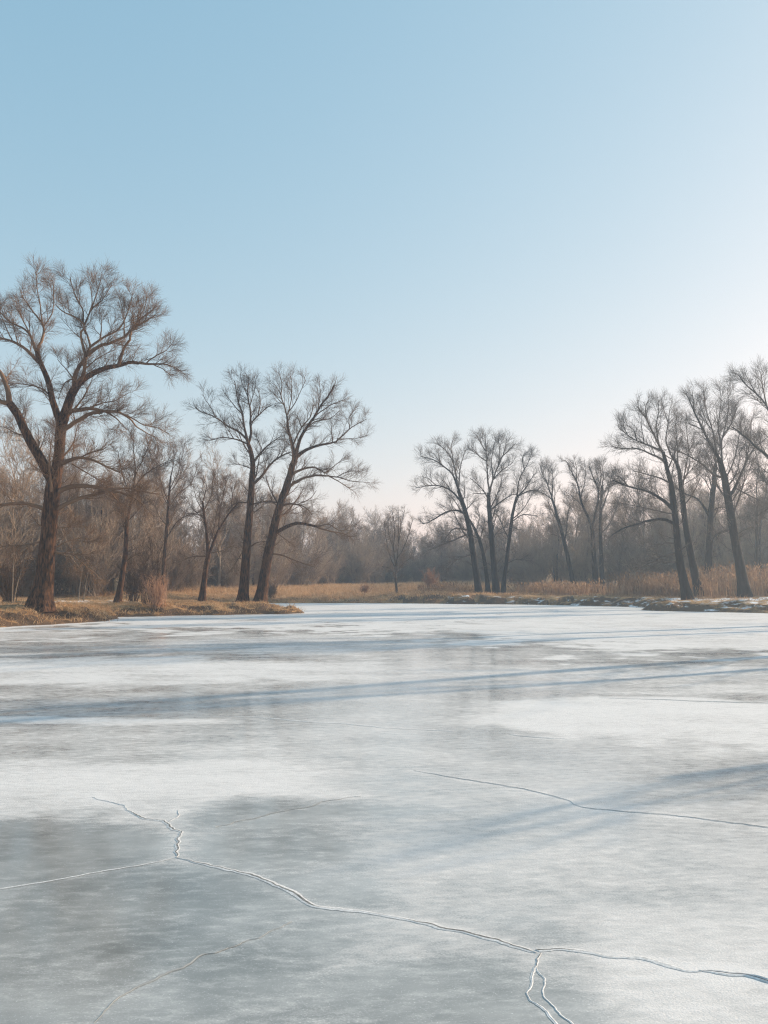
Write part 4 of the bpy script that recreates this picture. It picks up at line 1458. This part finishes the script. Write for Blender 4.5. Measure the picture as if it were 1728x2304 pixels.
N = 260000
x = rng.uniform(-26, 0, N)
y = rng.uniform(24, 62, N)
h_, d_ = ground(x, y)
dens = 0.35 + 0.65 * sstep(-0.2, 0.3, fbm(x * 0.6, y * 0.6, 91, 3))
k = (d_ > 0.03) & (rng.uniform(0, 1, N) < dens) & (snow_cover(x, y, d_) + 0.5 * vnoise(x * 1.7, y * 1.7, 93) < 0.95) & (np.abs(x) < 0.52 * y + 3)
x, y, d_ = x[k], y[k], d_[k]
edge_long = 1 + 0.7 * np.exp(-((d_ - 0.5) / 0.5) ** 2)
blade_field('dry_grass', x, y, rng.uniform(0.06, 0.19, len(x)) * edge_long, rng.uniform(0.012, 0.026, len(x)), 0.55, M_GRASS,
            'short tawny dry grass covering the left bank', 'grass')
N = 90000
x = rng.uniform(-24, 12, N)
y = rng.uniform(56, 100, N)
h_, d_ = ground(x, y)
k = (d_ > 0.3) & (np.abs(x) < 0.52 * y) & (y < edge_y(x) + 2)
x, y, d_ = x[k], y[k], d_[k]
tall = 0.25 + 0.55 * sstep(3, 12, d_) * (0.5 + vnoise(x * 0.2, y * 0.2, 95))
blade_field('meadow_grass', x, y, tall * rng.uniform(0.5, 1.15, len(x)), rng.uniform(0.02, 0.045, len(x)), 0.28, M_GRASS,
            'tawny grass of the far meadow between the ice and the distant wood', 'grass')
# reeds: right shore and right bank
N = 150000
x = rng.uniform(3, 36, N)
y = rng.uniform(43, 76, N)
h_, d_ = ground(x, y)
dens = sstep(2.2, 4.2, d_ + 1.6 * vnoise(x * 0.4, y * 0.4, 104) - 0.8) * (0.06 + 0.94 * sstep(-0.25, 0.30, fbm(x * 0.32, y * 0.32, 97, 3)))
dens = dens * np.where(x > 13.5, sstep(47.3, 48.6, y), 1) * np.where((x > 3.2) & (x < 10), sstep(64.3, 65.5, y), 1)
keep_ = (rng.uniform(0, 1, N) < dens) & (np.abs(x) < 0.52 * y + 4) & (d_ < 12)
x, y, d_ = x[keep_], y[keep_], d_[keep_]
hh_ = (0.62 + 0.55 * np.exp(-(((x - 15) / 4.0) ** 2 + ((y - 50) / 3.5) ** 2)) + 0.25 * sstep(14, 20, x) + 0.45 * sstep(20, 25, x)) * (0.5 + 0.75 * vnoise(x * 0.3, y * 0.3, 99) + 0.5 * vnoise(x * 1.1, y * 1.1, 101)) * sstep(0.9, 4.5, d_ + 2 * vnoise(x * 0.5, y * 0.5, 103) - 1) + 0.2
blade_field('dry_reeds', x, y, hh_ * rng.uniform(0.6, 1.15, len(x)), rng.uniform(0.018, 0.04, len(x)), 0.13, M_REED,
            'rusty brown dry reeds along the far shore and the right bank', 'reeds', plume=0.35)
N = 60000
x = rng.uniform(2, 34, N)
y = rng.uniform(36, 66, N)
h_, d_ = ground(x, y)
k = (d_ > 0.15) & (d_ < 5) & (rng.uniform(0, 1, N) < 0.08 + 0.20 * sstep(1, 3, d_) + 0.7 * sstep(0.0, 0.4, fbm(x * 0.5, y * 0.5, 191, 3))) & (snow_cover(x, y, d_) + 0.6 * vnoise(x * 1.7, y * 1.7, 193) < 1.0)
x, y = x[k], y[k]
blade_field('bank_grass', x, y, rng.uniform(0.10, 0.34, len(x)), rng.uniform(0.014, 0.03, len(x)), 0.5, M_REED,
            'short brown grass and stubble on the slope of the right bank', 'grass')

N = 60000
x = rng.uniform(-24, 26, N)
y = rng.uniform(24, 62, N)
sd_ = pond_sd(x, y)
k = (sd_ > -1.3) & (sd_ < 0.35) & (np.abs(x) < 0.54 * y) & (rng.uniform(0, 1, N) < 0.35 * np.exp(-np.abs(sd_) / 0.45) * sstep(0.35, 0.7, vnoise(x * 0.6, y * 0.6, 201)))
x, y = x[k], y[k]
blade_field('frozen_stubble', x, y, rng.uniform(0.06, 0.30, len(x)), rng.uniform(0.012, 0.024, len(x)), 0.5, M_REED,
            'broken brown stems frozen into the rim of the ice', 'stubble', z=np.maximum(ground(x, y)[0], 0.01))

# ------------------------------------------------------------------ haze
HZ = 0.0023
bx0, bx1, by0, by1, bz0, bz1 = -340, 340, -80, 430, -1.5, 19.0
V = [(a, b_, c) for a in (bx0, bx1) for b_ in (by0, by1) for c in (bz0, bz1)]
Q = [(0, 1, 3, 2), (4, 6, 7, 5), (0, 4, 5, 1), (2, 3, 7, 6), (0, 2, 6, 4), (1, 5, 7, 3)]
mh = bpy.data.materials.new('haze_air')
mh.use_nodes = True
n, l = mh.node_tree.nodes, mh.node_tree.links
n.remove(n['Principled BSDF'])
pv = n.new('ShaderNodeVolumePrincipled')
pv.inputs['Color'].default_value = (0.66, 0.83, 1.0, 1)
pv.inputs['Density'].default_value = HZ
pv.inputs['Anisotropy'].default_value = 0.72
l.new(pv.outputs[0], n['Material Output'].inputs['Volume'])
hz = link('haze', mesh_from('haze', V, Q, smooth=False), mh)
tag(hz, 'thin pale winter haze in the air over the pond', 'haze', kind='stuff')
